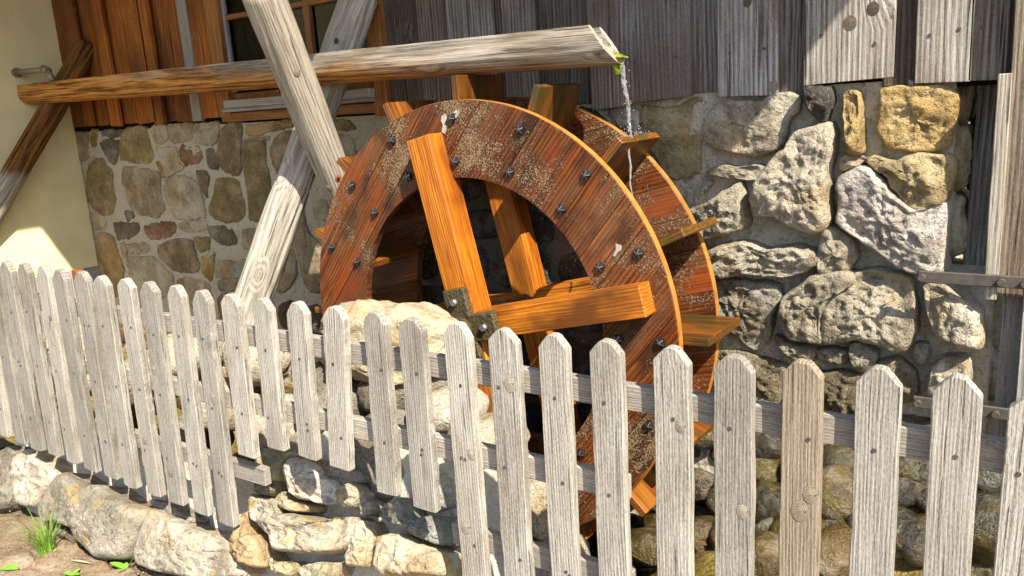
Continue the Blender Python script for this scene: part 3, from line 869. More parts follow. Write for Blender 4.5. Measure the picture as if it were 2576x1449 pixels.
# ------------------------------------------------------------------ posts and planks at the right, held by iron straps
fr = empty('timber_frame', (2.0, .55, -1.0), 'grey timber posts and planks right of the stone wall, with two iron straps', 'timber frame')
def upright(name, d0, d1, vtop, vbot, y, th, mat, lean=0.0, zt=None, zb=None):
    a, b_ = atY(d0, vtop, y), atY(d1, vtop, y)
    zt_ = a.z if zt is None else zt
    zb_ = atY(d0, vbot, y).z if zb is None else zb
    o = from_bm(name, board_bm(wobbly(b_.x - a.x, zt_ - zb_, d0, 8, .003), th, .003), mat, fr)
    put(o, ((a.x + b_.x) / 2, y, zb_), fr)
    o.rotation_euler = (0, lean, 0)
    return o
upright('post', 2446, 2510, 210, 690, .74, .06, M['siding'], R(1.6), zb=.20)
upright('post', 2510, 2545, 186, 690, .44, .09, M['log'], zb=.19).color = (.82, .80, .77, 1)
upright('plank', 2547, 2620, 100, 690, .47, .03, M['siding'], zt=2.3, zb=.2)
for o in fr.children:
    if o.name.startswith('plank'): o.color = (.72, .62, .52, 1)
for k in range(5): upright('plank', 2622 + 74 * k, 2694 + 74 * k, 100, 690, .47 - .006 * (k % 2), .03, M['siding'], zt=2.3, zb=-.75)  # more planks, added out of view to shade the post and recess
upright('plank', 2512, 2640, 740, 1060, .54, .035, M['rail'], R(1.0), zb=-.75)
put(from_bm('back_board', box_bm(1.83, 2.9, .99, 1.02, -1.2, 2.6, 0), M['dark'], fr), (0, 0, 0), fr)
put(from_bm('lintel', box_bm(1.83, 2.05, .62, .70, .935, .985, .004), M['siding'], fr), (0, 0, 0), fr)
def strap(z, x0, x1, bolts):
    t = from_bm('iron_strap', box_bm(x0, x1, .425, .437, -.022, .022, .003), M['rust'], fr)
    put(t, (0, 0, z), fr)
    for bx in bolts:
        o = tube('bolt', [(0, 0, 0), (0, .022, 0)], .013, M['rust'], None, 8)
        o.parent = t; o.location = (bx, .405, 0)
    return t
strap(.262, 1.755, 2.6, (1.77, 2.02, 2.09))
strap(-.222, 1.757, 2.6, (1.775, 2.03))

# ================================================================== WATER WHEEL
RO, RI, TH, WD = 1.0, .671, .0415, .382
wheel = empty('waterwheel', (0, .2, 0), 'wooden overshot water wheel of orange larch with bolted rings and paddles', 'water wheel')
wh = Vector(wheel.location)
def annulus_bm(ro, ri, y0, y1, n=128):
    bm = bmesh.new()
    L = [[], [], [], []]
    for k in range(n):
        a = 2 * math.pi * k / n
        c, s = math.cos(a), math.sin(a)
        L[0].append(bm.verts.new((ro * c, y0, ro * s))); L[1].append(bm.verts.new((ri * c, y0, ri * s)))
        L[2].append(bm.verts.new((ri * c, y1, ri * s))); L[3].append(bm.verts.new((ro * c, y1, ro * s)))
    for k in range(n):
        j = (k + 1) % n
        for q in range(4):
            A, B_ = L[q], L[(q + 1) % 4]
            bm.faces.new((A[k], A[j], B_[j], B_[k]))
    bmesh.ops.recalc_face_normals(bm, faces=bm.faces[:])
    return bm
def islands(bm):
    seen, res = set(), []
    for v in bm.verts:
        if v in seen: continue
        st, grp = [v], []
        seen.add(v)
        while st:
            q = st.pop(); grp.append(q)
            for e in q.link_edges:
                w_ = e.other_vert(q)
                if w_ not in seen: seen.add(w_); st.append(w_)
        res.append(grp)
    return res
def shroud(y0, ang, sd):
    """ring sawn from parallel boards; the rim hoop is the ring's own mesh, the boards are its pieces"""
    rim = from_bm('ring', annulus_bm(RO + .0015, RO - .010, y0 + .004, y0 + TH - .004), M['rim'], wheel, False)
    put(rim, (0, 0, 0), wheel)
    rng = random.Random(sd)
    th = R(90 - ang)
    q = -RO
    while q < RO:
        wd = rng.uniform(.13, .19)
        bm = annulus_bm(RO, RI, y0, y0 + TH, 160)
        bmesh.ops.rotate(bm, verts=bm.verts[:], cent=(0, 0, 0), matrix=Matrix.Rotation(-th, 3, 'Y'))   # grain becomes local Z
        for co, no in ((q + .0012, -1), (q + wd - .0012, 1)):
            r = bmesh.ops.bisect_plane(bm, geom=bm.verts[:] + bm.edges[:] + bm.faces[:], dist=1e-5, plane_co=(co, 0, 0), plane_no=(no, 0, 0), clear_outer=True)
            es = [e for e in r['geom_cut'] if isinstance(e, bmesh.types.BMEdge)]
            if es: bmesh.ops.holes_fill(bm, edges=es, sides=0)
        for grp in islands(bm):
            if len(grp) < 6: continue
            b2 = bmesh.new()
            mp = {v: b2.verts.new(v.co) for v in grp}
            gs = set(grp)
            for f in bm.faces:
                if f.verts[0] in gs: b2.faces.new([mp[v] for v in f.verts])
            dy = rng.uniform(0, .0015)
            bmesh.ops.translate(b2, verts=b2.verts[:], vec=(0, -dy, 0))
            bevel_sharp(b2, .0012, 50)
            o = from_bm('plank', b2, M['shroud'], rim)
            o.rotation_euler = (0, th, 0)
        bm.free()
        q += wd
    return rim
near_ring = shroud(0.0, 50, 3)
near_ring['label'] = 'near ring with bolt heads and splashed sand'
far_ring = shroud(WD, 14, 4)
A0 = 2.2
M['fleck'] = plain('white_paint', (.52, .47, .42), .9, 0, .2, .6, 60)
for pts in (((1830,520),(1880,500),(1895,560),(1860,640),(1905,660),(1870,760),(1830,730),(1845,640),(1820,590)), ((2000,520),(2050,450),(2055,490),(2010,565)), ((1980,470),(2020,450),(2030,480),(1990,500))):
    P_ = [atY((1200 + a / 3.22) * .62891, (300 + b_ / 3.22) * .62891, 0) for a, b_ in pts]
    put(from_bm('paint_fleck', board_bm([(q.x, q.z) for q in P_], .002, 0), M['fleck'], near_ring), (0, -.003, 0))
for pts in (((850,720),(930,750),(920,800),(880,830),(840,890),(815,880),(850,800)),):
    P_ = [atY((2200 + a / 3.22) * .62891, (750 + b_ / 3.22) * .62891, 0) for a, b_ in pts]
    put(from_bm('paint_fleck', board_bm([(q.x, q.z) for q in P_], .002, 0), M['fleck'], near_ring), (0, -.003, 0))
def bolt_mesh():
    V, F = [], []
    for j in range(5):
        a = 2 * math.pi * j / 5 + .3
        V.append((.0235 * math.cos(a), 0, .0235 * math.sin(a)))
    for j in range(5):
        a = 2 * math.pi * j / 5 + .3
        V.append((.021 * math.cos(a), -.012, .021 * math.sin(a)))
    V.append((0, -.021, 0))
    for j in range(5):
        k = (j + 1) % 5
        F.append((j, k, 5 + k, 5 + j)); F.append((5 + j, 5 + k, 10))
    me = bpy.data.meshes.new('bolt'); me.from_pydata(V, [], F); me.update(); me.materials.append(M['iron'])
    return me
BM = bolt_mesh()
V, F = [], []
for j in range(5):       # paler ridges of the bolt head
    a = 2 * math.pi * j / 5 + .3
    d = Vector((math.cos(a), 0, math.sin(a))); s = Vector((-d.z, 0, d.x)) * .0016
    b0 = len(V)
    p0, p1 = d * .002 + Vector((0, -.0222, 0)), d * .0205 + Vector((0, -.0128, 0))
    V += [p0 - s, p0 + s, p1 + s, p1 - s]
    F.append((b0, b0 + 1, b0 + 2, b0 + 3))
BE = bpy.data.meshes.new('bolt_ridge'); BE.from_pydata([tuple(v) for v in V], [], F); BE.materials.append(M['iron_edge'])
rng = random.Random(8)
# one mesh holds both materials so each bolt head is a single piece
bmj = bmesh.new(); bmj.from_mesh(BM)
for f in bmj.faces: f.material_index = 0
n0 = len(bmj.faces); bmj.from_mesh(BE)
bmj.faces.ensure_lookup_table()
for f in bmj.faces[n0:]: f.material_index = 1
BOLT = bpy.data.meshes.new('bolt'); bmj.to_mesh(BOLT); bmj.free()
BOLT.materials.append(M['iron']); BOLT.materials.append(M['iron_edge'])
for k in range(16):
    for rr in (.926, .742):
        a = R(A0 + 22.5 * k + rng.uniform(-.5, .5))
        o = link('bolt', BOLT, None, near_ring)
        o.location = (rr * math.cos(a), .0, rr * math.sin(a))
        o.rotation_euler = (0, rng.uniform(0, 6), 0)
pad = board_bm([(-.0165, 0), (.0165, 0), (.0165, .43), (-.0165, .43)], WD - TH - .002, .002)
PAD = bpy.data.meshes.new('paddle'); bmesh.ops.recalc_face_normals(pad, faces=pad.faces[:]); pad.to_mesh(PAD); pad.free(); PAD.materials.append(M['paddle'])
for k in range(16):
    a = R(A0 + 22.5 * k - .2)
    o = link('paddle', PAD, None, wheel)
    put(o, (.676 * math.cos(a), TH + .001, .676 * math.sin(a)), wheel)
    o.rotation_euler = (0, math.pi / 2 - a, 0)
# spokes: two crossing pairs, the near pair let into the near ring, the far pair into the far ring
def spoke(ang, r0, r1, y0, dep, wd=.137):
    n = 6
    ou = wobbly(wd, r1 - r0, ang + y0 * 9, n, .001)
    o = from_bm('spoke', board_bm(ou, dep, .004), M['orange'], wheel)
    a = R(ang)
    put(o, (r0 * math.cos(a), y0, r0 * math.sin(a)), wheel)
    o.rotation_euler = (0, math.pi / 2 - a, 0)
    return o
SA = 12.8
HX, HZ = .032, .017          # the spokes sit a little off the rings' centre
for y0, dep in ((-.09, .13), (.385, .115)):
    for a_, r0, r1, wd_ in ((SA + 90, 0.0, .857, .137), (SA + 270, 0.0, .857, .137), (SA, .069, .885, .126), (SA + 180, .069, .885, .126)):
        o = spoke(a_, r0, r1, y0 if wd_ > .13 else y0 + .002, dep if wd_ > .13 else dep - .004, wd_)
        o.location += Vector((HX, 0, HZ))
# cast iron hub cross, its boss and bolts
bm = bmesh.new()
hw, L_ = .062, .185
pts = [(hw, L_), (-hw, L_), (-hw, hw), (-L_, hw), (-L_, -hw), (-hw, -hw), (-hw, -L_), (hw, -L_), (hw, -hw), (L_, -hw), (L_, hw), (hw, hw)][::-1]
hub = from_bm('hub_plate', board_bm(pts, .034, .006), M['slime'], wheel)
put(hub, (HX + .006, -.1242, HZ), wheel)
hub.rotation_euler = (0, -R(SA), 0)
boss = tube('boss', [(0, .0, 0), (0, -.03, 0)], .062, M['slime'], None, 20); boss.parent = hub; boss.location = (0, .002, 0)
for dx, dz in ((0, .128), (.128, 0), (0, -.128), (-.128, 0)):
    o = tube('bolt', [(0, .0, 0), (0, -.022, 0)], .016, M['zinc'], None, 6); o.parent = hub; o.location = (dx, .003, dz)
ax = tube('axle', [(HX, -.145, HZ), (HX, .62, HZ)], .05, M['iron'], wheel, 20)

# ================================================================== TROUGH, LOGS, PIPE, WATER
trough_P0, trough_P1 = Vector((.70, .155, 1.175)), Vector((-4.275, .285, 1.262))
def trough_mesh():
    """hollowed half log along local Z (z=0 at the spout); spout end sawn at a slant"""
    L = (trough_P1 - trough_P0).length
    prof = []
    r = .083
    for k in range(15):                       # outer skin, front lip round under to back lip (local x = across, local y = up)
        a = R(168 + (372 - 168) * k / 14)
        prof.append((r * math.cos(a), r * math.sin(a) * 1.02))
    top = .072
    prof = [(-.078, top)] + prof + [(.078, top)]
    prof += [(.058, top), (.052, .0), (.03, -.035), (-.03, -.035), (-.052, .0), (-.058, top)]
    n = len(prof); segs = 70
    V, F = [], []
    for k in range(segs + 1):
        z0 = L * k / segs
        sc = 1 - .10 * k / segs
        for i, (a, b_) in enumerate(prof):
            wob = 1 + .05 * frac((a * 4, b_ * 4, z0 * .6), 2.0, 4)
            cut = (b_ + .083) * .75 * max(0, 1 - z0 / .35)
            cut2 = -.0 if a < 0 else .03 * max(0, 1 - z0 / .35)
            V.append((a * sc * wob, b_ * sc * wob, z0 + cut - cut2))
    for k in range(segs):
        for i in range(n):
            j = (i + 1) % n
            F.append((k * n + i, k * n + j, (k + 1) * n + j, (k + 1) * n + i))
    # end faces as quads pairing outer and inner skin
    for base, flip in ((0, False), (segs * n, True)):
        f = tuple(base + i for i in range(n))
        F.append(f if flip else f[::-1])
    return V, F
V, F = trough_mesh()
tr = from_data('water_trough', V, F, M['trough'], None)
bm = bmesh.new(); bm.from_mesh(tr.data); bmesh.ops.recalc_face_normals(bm, faces=bm.faces[:])
big = [f for f in bm.faces if len(f.verts) > 4]
bmesh.ops.triangulate(bm, faces=big); bm.to_mesh(tr.data); bm.free()
zax = (trough_P1 - trough_P0).normalized()
yax = (Vector((0, 0, 1)) - zax * zax.z).normalized()
xax = yax.cross(zax)
mm = Matrix((xax, yax, zax)).transposed().to_4x4(); mm.translation = trough_P0
tr.matrix_world = mm
# local +x points to the wall or away from it: front lip keeps the sharper cut
tag(tr, 'hollowed log trough silvered near the spout, orange near the plaster wall', 'trough')
def blob(name, loc, dims, seed, mat, parent=None, sub=3):
    o = from_bm(name, rock_mesh(*dims, seed, 1.6, sub, 2), mat, parent, True)
    o.location = loc
    return o
ms = blob('moss', (0, -.052, .035), (.05, .022, .07), 4, M['moss'], tr)
ms2 = blob('moss', (0, -.078, .0), (.03, .045, .02), 7, M['moss'], tr)

lA = tube('support_log', [atY(652, -40, -.26), atY(832, 440, .20) + Vector((-.02, .19, -.40))], (.092, .085), M['log'], None, 72, 3, .010, True, ((3.6, .012), (5.2, .008)))
lA.color = (.80, .77, .73, 1)
tag(lA, 'leaning weathered log passing in front of the trough, foot behind the wheel', 'log')
lB = tube('support_log', [atY(636, 760, -.02) + Vector((-.12, -.11, -.33)), atY(906, -14, .46)], (.10, .092), M['log'], None, 72, 6, .012, True, ((3.9, .016), (1.2, .008)))
tag(lB, 'leaning weathered log with sunlit foot behind the fence, top behind the trough', 'log')
for (u, v, y, rr, mt) in ((843, 432, .26, .016, 'dark'),):
    pass
lC = tube('support_log', [(-4.32, -.32, .15), (-3.895, .60, 1.585)], (.085, .08), M['brace'], None, 32, 9, .008, True, ((4.4, .010),))
tag(lC, 'short brace log under the far left end of the trough by the plaster wall', 'log')
# mortar dab where the trough meets the plaster
# pipe
pp = empty('water_pipe', (XP, .237, 1.416), 'thin bent metal pipe from the cream plaster wall into the trough', 'pipe')
pl = Vector(pp.location)
tube('flange', [pl, pl + Vector((.025, 0, 0))], .034, M['pipe'], pp, 14)
tube('pipe', [pl + Vector((.02, 0, 0)), pl + Vector((.40, .012, -.005))], .02, M['pipe'], pp, 12)
tube('elbow', [pl + Vector((.385, .012, .002)), pl + Vector((.445, .014, -.02))], .026, M['pipe'], pp, 12)
tube('spout', [pl + Vector((.435, .014, -.012)), pl + Vector((.475, .02, -.095))], .02, M['pipe'], pp, 12)
# falling water
fw = empty('falling_water', (.735, .16, .85), 'thin bright stream of water falling from the trough spout onto a paddle', 'water')
fl = Vector(fw.location)
def stream(top, bot, r0, r1, seed, n=10, segs=44):
    V, F = [], []
    L = (bot - top)
    for k in range(segs + 1):
        t = k / segs
        c = top + L * t + Vector((.010 * nz((0, 0, t * 5), 1, seed), .010 * nz((0, 3, t * 5), 1, seed), 0)) * (t ** .5)
        r = r0 + (r1 - r0) * t
        for j in range(n):
            a = 2 * math.pi * j / n + t * 7
            rr = r * (1 + .9 * nz((math.cos(a), math.sin(a), t * 16), 1.3, seed) + .25 * math.cos(2 * a))
            V.append(tuple(c + Vector((rr * math.cos(a), rr * math.sin(a), 0)) - fl))
    for k in range(segs):
        for j in range(n):
            a, b_ = k * n + j, k * n + (j + 1) % n
            F.append((a, b_, b_ + n, a + n))
    return V, F
V, F = stream(Vector((.715, .155, 1.115)), Vector((.745, .155, .80)), .0085, .006, 3)
from_data('stream', V, F, M['water'], fw, True)
V, F = stream(Vector((.735, .15, .80)), Vector((.775, .10, .50)), .004, .003, 5)
from_data('trickle', V, F, M['water'], fw, True)
bm = bmesh.new()
rng = random.Random(12)
for k in range(110):
    if k < 30: c = Vector((.735, .155, rng.uniform(.80, 1.10))) + Vector((rng.gauss(0, .014), rng.gauss(0, .014), 0))
    elif k < 120: c = Vector((.75 + rng.gauss(0, .035), .16 + rng.gauss(0, .07), .815 + abs(rng.gauss(0, .018))))
    else: c = Vector((.755 + rng.gauss(0, .018), .11 + rng.gauss(0, .02), rng.uniform(.45, .8)))
    r = rng.uniform(.0012, .0035)
    ret = bmesh.ops.create_icosphere(bm, subdivisions=1, radius=r)
    bmesh.ops.translate(bm, verts=ret['verts'], vec=c - fl)
dr = from_bm('droplets', bm, M['water'], fw, True); dr['kind'] = 'stuff'

# ================================================================== PICKET FENCE
FA = .0396
FU = Vector((math.cos(FA), math.sin(FA), 0))
def fence_y(x): return -1.124 + math.tan(FA) * (x - .674)
fence = empty('picket_fence', (.3, -1.14, -.75), 'weathered grey picket fence with pointed pickets on three rails in front of the wheel', 'fence')
PK = [(-1.905, .438, -.44, -.05), (-1.755, .440, -.447, -.05)]
tops = [(-1.611, .439), (-1.474, .437), (-1.326, .433), (-1.186, .427), (-1.035, .426), (-.891, .418), (-.736, .416), (-.589, .414), (-.434, .409), (-.285, .402), (-.13, .398), (.029, .397), (.193, .397),
        (.363, .397), (.527, .393), (.668, .385), (.833, .386), (.985, .384), (1.143, .384), (1.295, .384), (1.466, .384), (1.618, .382), (1.771, .387), (1.925, .390), (2.071, .391)]
bots = [(-1.667, -.458), (-1.516, -.456), (-1.365, -.463), (-1.227, -.472), (-1.073, -.476), (-.933, -.487), (-.774, -.492), (-.63, -.496), (-.472, -.503), (-.329, -.514), (-.154, -.202), (.009, -.146), (.163, -.15), (.311, -.156), (.511, -.203), (.659, -.223)]
for i, (tx, tz) in enumerate(tops):
    if i < len(bots): PK.append((tx, tz, bots[i][1], bots[i][0] - tx))
    else: PK.append((tx, tz, -.80, -.004))
PK += [(2.203, .365, -.80, -.016), (2.375, .385, -.80, 0), (2.52, .385, -.80, 0)]
sb = bmesh.new()
ret = bmesh.ops.create_cone(sb, segments=8, radius1=.0055, radius2=.0045, depth=.004, cap_ends=True)
bmesh.ops.rotate(sb, verts=ret['verts'], cent=(0, 0, 0), matrix=Matrix.Rotation(R(90), 3, 'X'))
SCREW = bpy.data.meshes.new('screw'); sb.to_mesh(SCREW); sb.free(); SCREW.materials.append(M['rust'])
PICK = []
rng = random.Random(21)
for i, (tx, tz, bz, dx) in enumerate(PK):
    w_ = .088 + rng.uniform(-.004, .004)
    h = tz - bz
    ch = .036 + rng.uniform(-.004, .005); fl_ = .0155 + rng.uniform(-.003, .004)
    c2_ = ch * rng.uniform(.8, 1.2)
    top = [(w_ / 2, h - ch), ((w_ / 2 + fl_) / 2, h - ch * .5), (fl_, h - .002), (fl_ * .4, h + rng.uniform(-.001, .002)), (-fl_ * .5, h + rng.uniform(-.001, .002)), (-fl_, h - .003), (-(w_ / 2 + fl_) / 2, h - c2_ * .5), (-w_ / 2, h - c2_)]
    bot = [(-w_ / 2, rng.uniform(0, .006)), (0, rng.uniform(-.003, .003)), (w_ / 2, rng.uniform(0, .006))]
    bm = board_bm(wobbly(w_, h - max(ch, c2_), i + .5, 14, .0042, top, bot), .030, .0025)
    o = from_bm('picket', bm, M['picket'], fence)
    bx = tx + dx
    put(o, (bx, fence_y(bx) - .002 * rng.random(), bz), fence)
    o.rotation_euler = (rng.uniform(-.006, .006), math.atan2(-dx, h), FA)
    PICK.append((o, bx))
    # screw heads on each rail
    for zr in (.215, -.028, -.298) if bx < 1.33 else (.215,):
        if bz < zr - .03 and not (-.1 < bx < .7 and zr < -.1):
            for q in range(1 if rng.random() < .8 else 2):
                so = link('screw', SCREW, None, o)
                so.location = (rng.uniform(-.02, .02), -.0005, zr - bz + rng.uniform(-.012, .012))
def knot_mat():
    mt, t, b = new_mat('wood_knot'); x = N(t)
    O, P, oi = x.coords()
    ln = x.node('ShaderNodeVectorMath', operation='LENGTH'); x.l(x.vadd(x.vscale(O, (1, 0, .72)), x.vscale(x.node('ShaderNodeTexNoise', i_Scale=40.0).outputs['Color'], (.006, 0, .006))), ln.inputs[0])
    rr = ln.outputs['Value']
    ring = x.math('SINE', x.math('MULTIPLY', rr, 1500))
    col = x.ramp(ring, [(0, (.25, .215, .17)), (1, (.35, .31, .255))])
    col = x.mix(x.ramp(x.noise(O, 130, 3), [(.57, 0), (.66, .8)]), col, (.05, .04, .03))
    col = x.mix(1.0, col, oi.outputs['Color'], 'MULTIPLY')
    x.l(col, b.inputs['Base Color']); b.inputs['Roughness'].default_value = .9
    x.l(x.bump(ring, .6, .003), b.inputs['Normal'])
    return mt
M['knot'] = knot_mat()
def knot(parent, loc, r, tint=(1, 1, 1), el=1.35):
    bm = bmesh.new()
    vs = [bm.verts.new((r * math.cos(k * .2618) * (1 + .1 * nz((k * .5, r * 99, 0))), 0, r * el * math.sin(k * .2618) * (1 + .1 * nz((k * .5, r * 99, 3))))) for k in range(24)]
    c_ = bm.verts.new((0, -.0035, 0))
    for k in range(24): bm.faces.new((vs[k], vs[(k + 1) % 24], c_))
    o = from_bm('knot', bm, M['knot'], parent)
    o.location = loc; o.color = (*tint, 1)
    return o
for u, v, r, tint in ((1283, 965, .019, (1.5, 1.5, 1.5)), (2013, 1285, .020, (1.1, 1.0, .9)), (2042, 1245, .016, (1.2, 1.1, 1.0)), (1222, 1150, .013, (1.5, 1.5, 1.5)), (1172, 1325, .017, (1.4, 1.4, 1.4)), (1885, 1290, .014, (1.4, 1.4, 1.4)), (1722, 1075, .013, (1.2, 1.2, 1.2)), (372, 925, .016, (1.2, 1.2, 1.2)), (537, 1000, .018, (1.3, 1.3, 1.3)), (365, 1108, .014, (1.1, 1.1, 1.1)), (430, 1190, .013, (.9, .9, .9))):
    q = at(u, v, (.674, -1.124, 0), (-math.sin(FA), math.cos(FA), 0))
    o, bx = min(PICK, key=lambda t_: abs(t_[1] - q.x))
    loc = o.matrix_basis.inverted() @ (q - Vector(fence.location))
    knot(o, (max(-.024, min(.024, loc.x)), -.0012, loc.z), r, tint)
for o, bx in PICK:
    if 1.70 < bx < 1.80: o.color = (.80, .70, .58, 1)
    if bx < -.95: o.color = (.86, .86, .85, 1)
def rail(x0, x1, zc0, zc1, ht=.069, th=.030):
    L = (x1 - x0) / math.cos(FA)
    bm = box_bm(-ht / 2, ht / 2, 0, th, 0, L, .003)
    o = from_bm('rail', bm, M['rail'], fence)
    put(o, (x0, fence_y(x0) + .0345, zc0), fence)
    o.rotation_euler = Matrix(((0, -math.sin(FA), math.cos(FA)), (0, math.cos(FA), math.sin(FA)), (-1, 0, 0))).to_euler()
    o.color = (1.12, 1.08, 1.04, 1)
    o.rotation_euler = (Matrix.Rotation(FA, 3, 'Z') @ Matrix.Rotation(R(90) - math.atan2(zc1 - zc0, L), 3, 'Y')).to_euler()
    return o
rail(-2.0, 2.166, .262, .222)
rail(-2.0, 1.325, .005, -.026)
rail(-2.0, -.115, -.27, -.29)
rail(.728, 1.33, -.30, -.30)

def on_log(log, u, v, r, rk, tint, el=1.2, push=.0):
    inv = log.matrix_basis
    P0 = Vector(log.location); ax_ = (log.rotation_quaternion @ Vector((0, 0, 1))).normalized()
    d = ray(u, v).normalized()
    n_ = (d - ax_ * d.dot(ax_)).normalized()
    q = CAM_C + d * ((P0 - CAM_C).dot(n_) / d.dot(n_))
    off = (q - P0) - ax_ * (q - P0).dot(ax_)
    k = math.sqrt(max(.0, r * r - off.length_squared))
    nrm = (off - n_ * k).normalized()
    pos = q - n_ * k + nrm * (.002 + push)
    zz = ax_; xx = zz.cross(nrm).normalized() * -1
    W_ = Matrix((xx, -nrm, xx.cross(-nrm))).transposed().to_4x4(); W_.translation = pos
    o = knot(log, (0, 0, 0), rk, tint, el)
    o.matrix_basis = log.matrix_basis.inverted() @ W_
    return o
def mat_of(o): return Matrix.LocRotScale(o.location, o.rotation_quaternion, None)
on_log(lA, 741, 165, .090, .017, (1.1, 1.05, 1.0))
on_log(lA, 700, 230, .090, .010, (.8, .75, .7))
on_log(lA, 822, 458, .087, .018, (1.0, .95, .9))
hole = on_log(lA, 843, 430, .087, .016, (1.7, .50, .12)); hole.name = 'bolt_hole'
hole2 = on_log(lA, 843, 430, .087, .007, (.02, .02, .02), 1.2, .004); hole2.name = 'bolt_hole'
on_log(lB, 846, 104, .093, .013, (.3, .3, .35))
for u, v, r, tint in ((2138, 58, .024, (.55, .50, .44)), (2196, 22, .022, (.32, .29, .25)), (1945, 217, .02, (1.2, 1.2, 1.2)), (1880, 5, .018, (.5, .46, .42))):
    q = atY(u, v, YW - .058)
    for o in house.children:
        if o.name.startswith('board') and abs((o.location + hl).x - q.x) < o.dimensions.x / 2 and abs((o.location + hl).y - (YW - .058)) < .004:
            knot(o, (q.x - (o.location + hl).x, -.001, q.z - (o.location + hl).z), r, tint, 1.15)
            break

# ================================================================== FOUNDATION WALL UNDER THE FENCE (left)
FP0 = Vector((.674, -.955, -.46))
FNv = Vector((-math.sin(FA), math.cos(FA), 0)); FNv = (FNv * -1 + Vector((0, 0, .55))).normalized()
FUv = FU.copy()
FVv = FNv.cross(FUv) * 1.0
if FVv.z < 0: FVv = -FVv
found = empty('foundation_wall', (-.4, -1.2, -.8), 'low rubble stone footing with sandy mortar under the left half of the fence', 'stone wall')
def fuv(p):
    d = Vector(p) - FP0
    return (d.dot(FUv), d.dot(FVv))
def fmort(i, j):
    u = -2.9 + i * 3.02; v = -.62 + j * (.66 + .30 * max(0, min(1, (u + 1.05) / .3)))
    u -= 0
    vv = v
    p = FP0 + FUv * (u - .0) + FVv * vv
    return p + FNv * (-.055 + .016 * frac((u, v, 0), 4, 3) + .006 * frac((u, v, 0), 20, 4)) - Vector(found.location)
fm = grid('mortar', 150, 40, lambda i, j: fmort(i, j), M['mortar_sand'], found)
def C4(p): return (.26856 * p[0], 1100.6 + .26856 * p[1])
def C5(p): return (566.02 + .24414 * p[0], 1100.6 + .24414 * p[1])
FS = [
 (C4, (.50, .46, .39), [(110,350),(190,160),(280,110),(480,230),(530,370),(440,480),(380,560),(290,660),(150,600)], .10, .9, 'stone_lichen'),
 (C4, (.30, .27, .21), [(350,650),(480,440),(620,320),(780,430),(960,455),(1120,575),(1335,655),(1375,740),(1310,880),(1250,1040),(1130,1140),(950,1140),(800,1000),(740,880),(560,790),(390,780)], .15, .6, 'stone_lichen'),
 (C4, (.42, .385, .31), [(1265,1070),(1320,880),(1420,660),(1560,720),(1800,830),(2010,900),(2090,1060),(2180,1080),(2290,1297),(1900,1330),(1650,1290),(1400,1240),(1290,1180)], .11, .8, 'stone_lichen'),
 (C4, (.24, .21, .16), [(-60,380),(20,150),(125,60),(165,150),(120,330),(105,600),(0,680),(-60,600)], .10, .9, 'stone'),
 (C4, (.26, .22, .15), [(550,830),(735,900),(775,980),(690,980),(590,930)], .07, 1, 'stone'),
 (C4, (.40, .36, .29), [(1400,600),(1560,600),(1800,760),(1760,800),(1560,700)], .05, 1, 'stone'),
 (C5, (.42, .31, .17), [(90,1040),(150,960),(190,780),(235,765),(255,960),(355,1010),(415,1130),(395,1320),(300,1350),(180,1290),(100,1180)], .12, 1.0, 'stone_lichen'),
 (C5, (.33, .31, .19), [(285,330),(390,160),(430,110),(675,150),(635,240),(595,320),(580,420),(535,460),(400,450),(310,390)], .10, .5, 'stone_smooth'),
 (C5, (.33, .29, .18), [(340,470),(555,465),(555,560),(440,600),(360,560)], .09, .8, 'stone'),
 (C5, (.72, .69, .62), [(605,330),(650,230),(700,200),(960,285),(1040,420),(1150,480),(1195,560),(1170,680),(1080,710),(950,675),(760,600),(645,440)], .13, 1.3, 'stone'),
 (C5, (.36, .34, .30), [(720,190),(950,230),(1310,330),(1450,430),(1220,505),(1050,425),(960,275)], .05, .7, 'stone'),
 (C5, (.56, .50, .36), [(1205,640),(1235,520),(1310,470),(1420,550),(1405,660),(1350,715),(1250,720)], .11, .8, 'stone'),
 (C5, (.46, .40, .28), [(512,640),(590,550),(700,620),(845,700),(828,758),(720,763),(600,718)], .09, .7, 'stone_lichen'),
 (C5, (.46, .415, .32), [(250,640),(290,575),(500,660),(560,770),(880,820),(1100,840),(1300,800),(1330,900),(1285,1090),(1050,1200),(800,1190),(620,1180),(540,1160),(500,1020),(400,930),(285,830)], .14, 1.3, 'stone_lichen'),
 (C5, (.45, .42, .36), [(1412,620),(1450,600),(1555,720),(1500,780),(1430,800)], .07, 1, 'stone'),
 (C5, (.62, .56, .43), [(1345,900),(1440,860),(1515,980),(1495,1150),(1440,1325),(1275,1330),(1262,1240),(1315,1050)], .09, 1.0, 'stone'),
 (C5, (.30, .31, .265), [(1620,730),(1700,680),(1830,615),(1915,780),(2060,860),(2235,800),(2295,1000),(2285,1115),(2180,1105),(1960,1000),(1800,900),(1640,825)], .11, .9, 'stone'),
 (C5, (.55, .465, .31), [(1600,1015),(1800,995),(1960,1060),(2180,1150),(2285,1195),(2270,1427),(1700,1440),(1560,1370),(1562,1200)], .12, .7, 'stone_lichen'),
 (C5, (.45, .37, .22), [(450,1175),(520,1270),(700,1280),(680,1420),(560,1390),(455,1260)], .07, 1.0, 'stone_lichen'),
 (C5, (.40, .36, .25), [(760,1330),(1000,1290),(1180,1300),(1150,1440),(800,1450)], .05, .8, 'stone_lichen'),
]
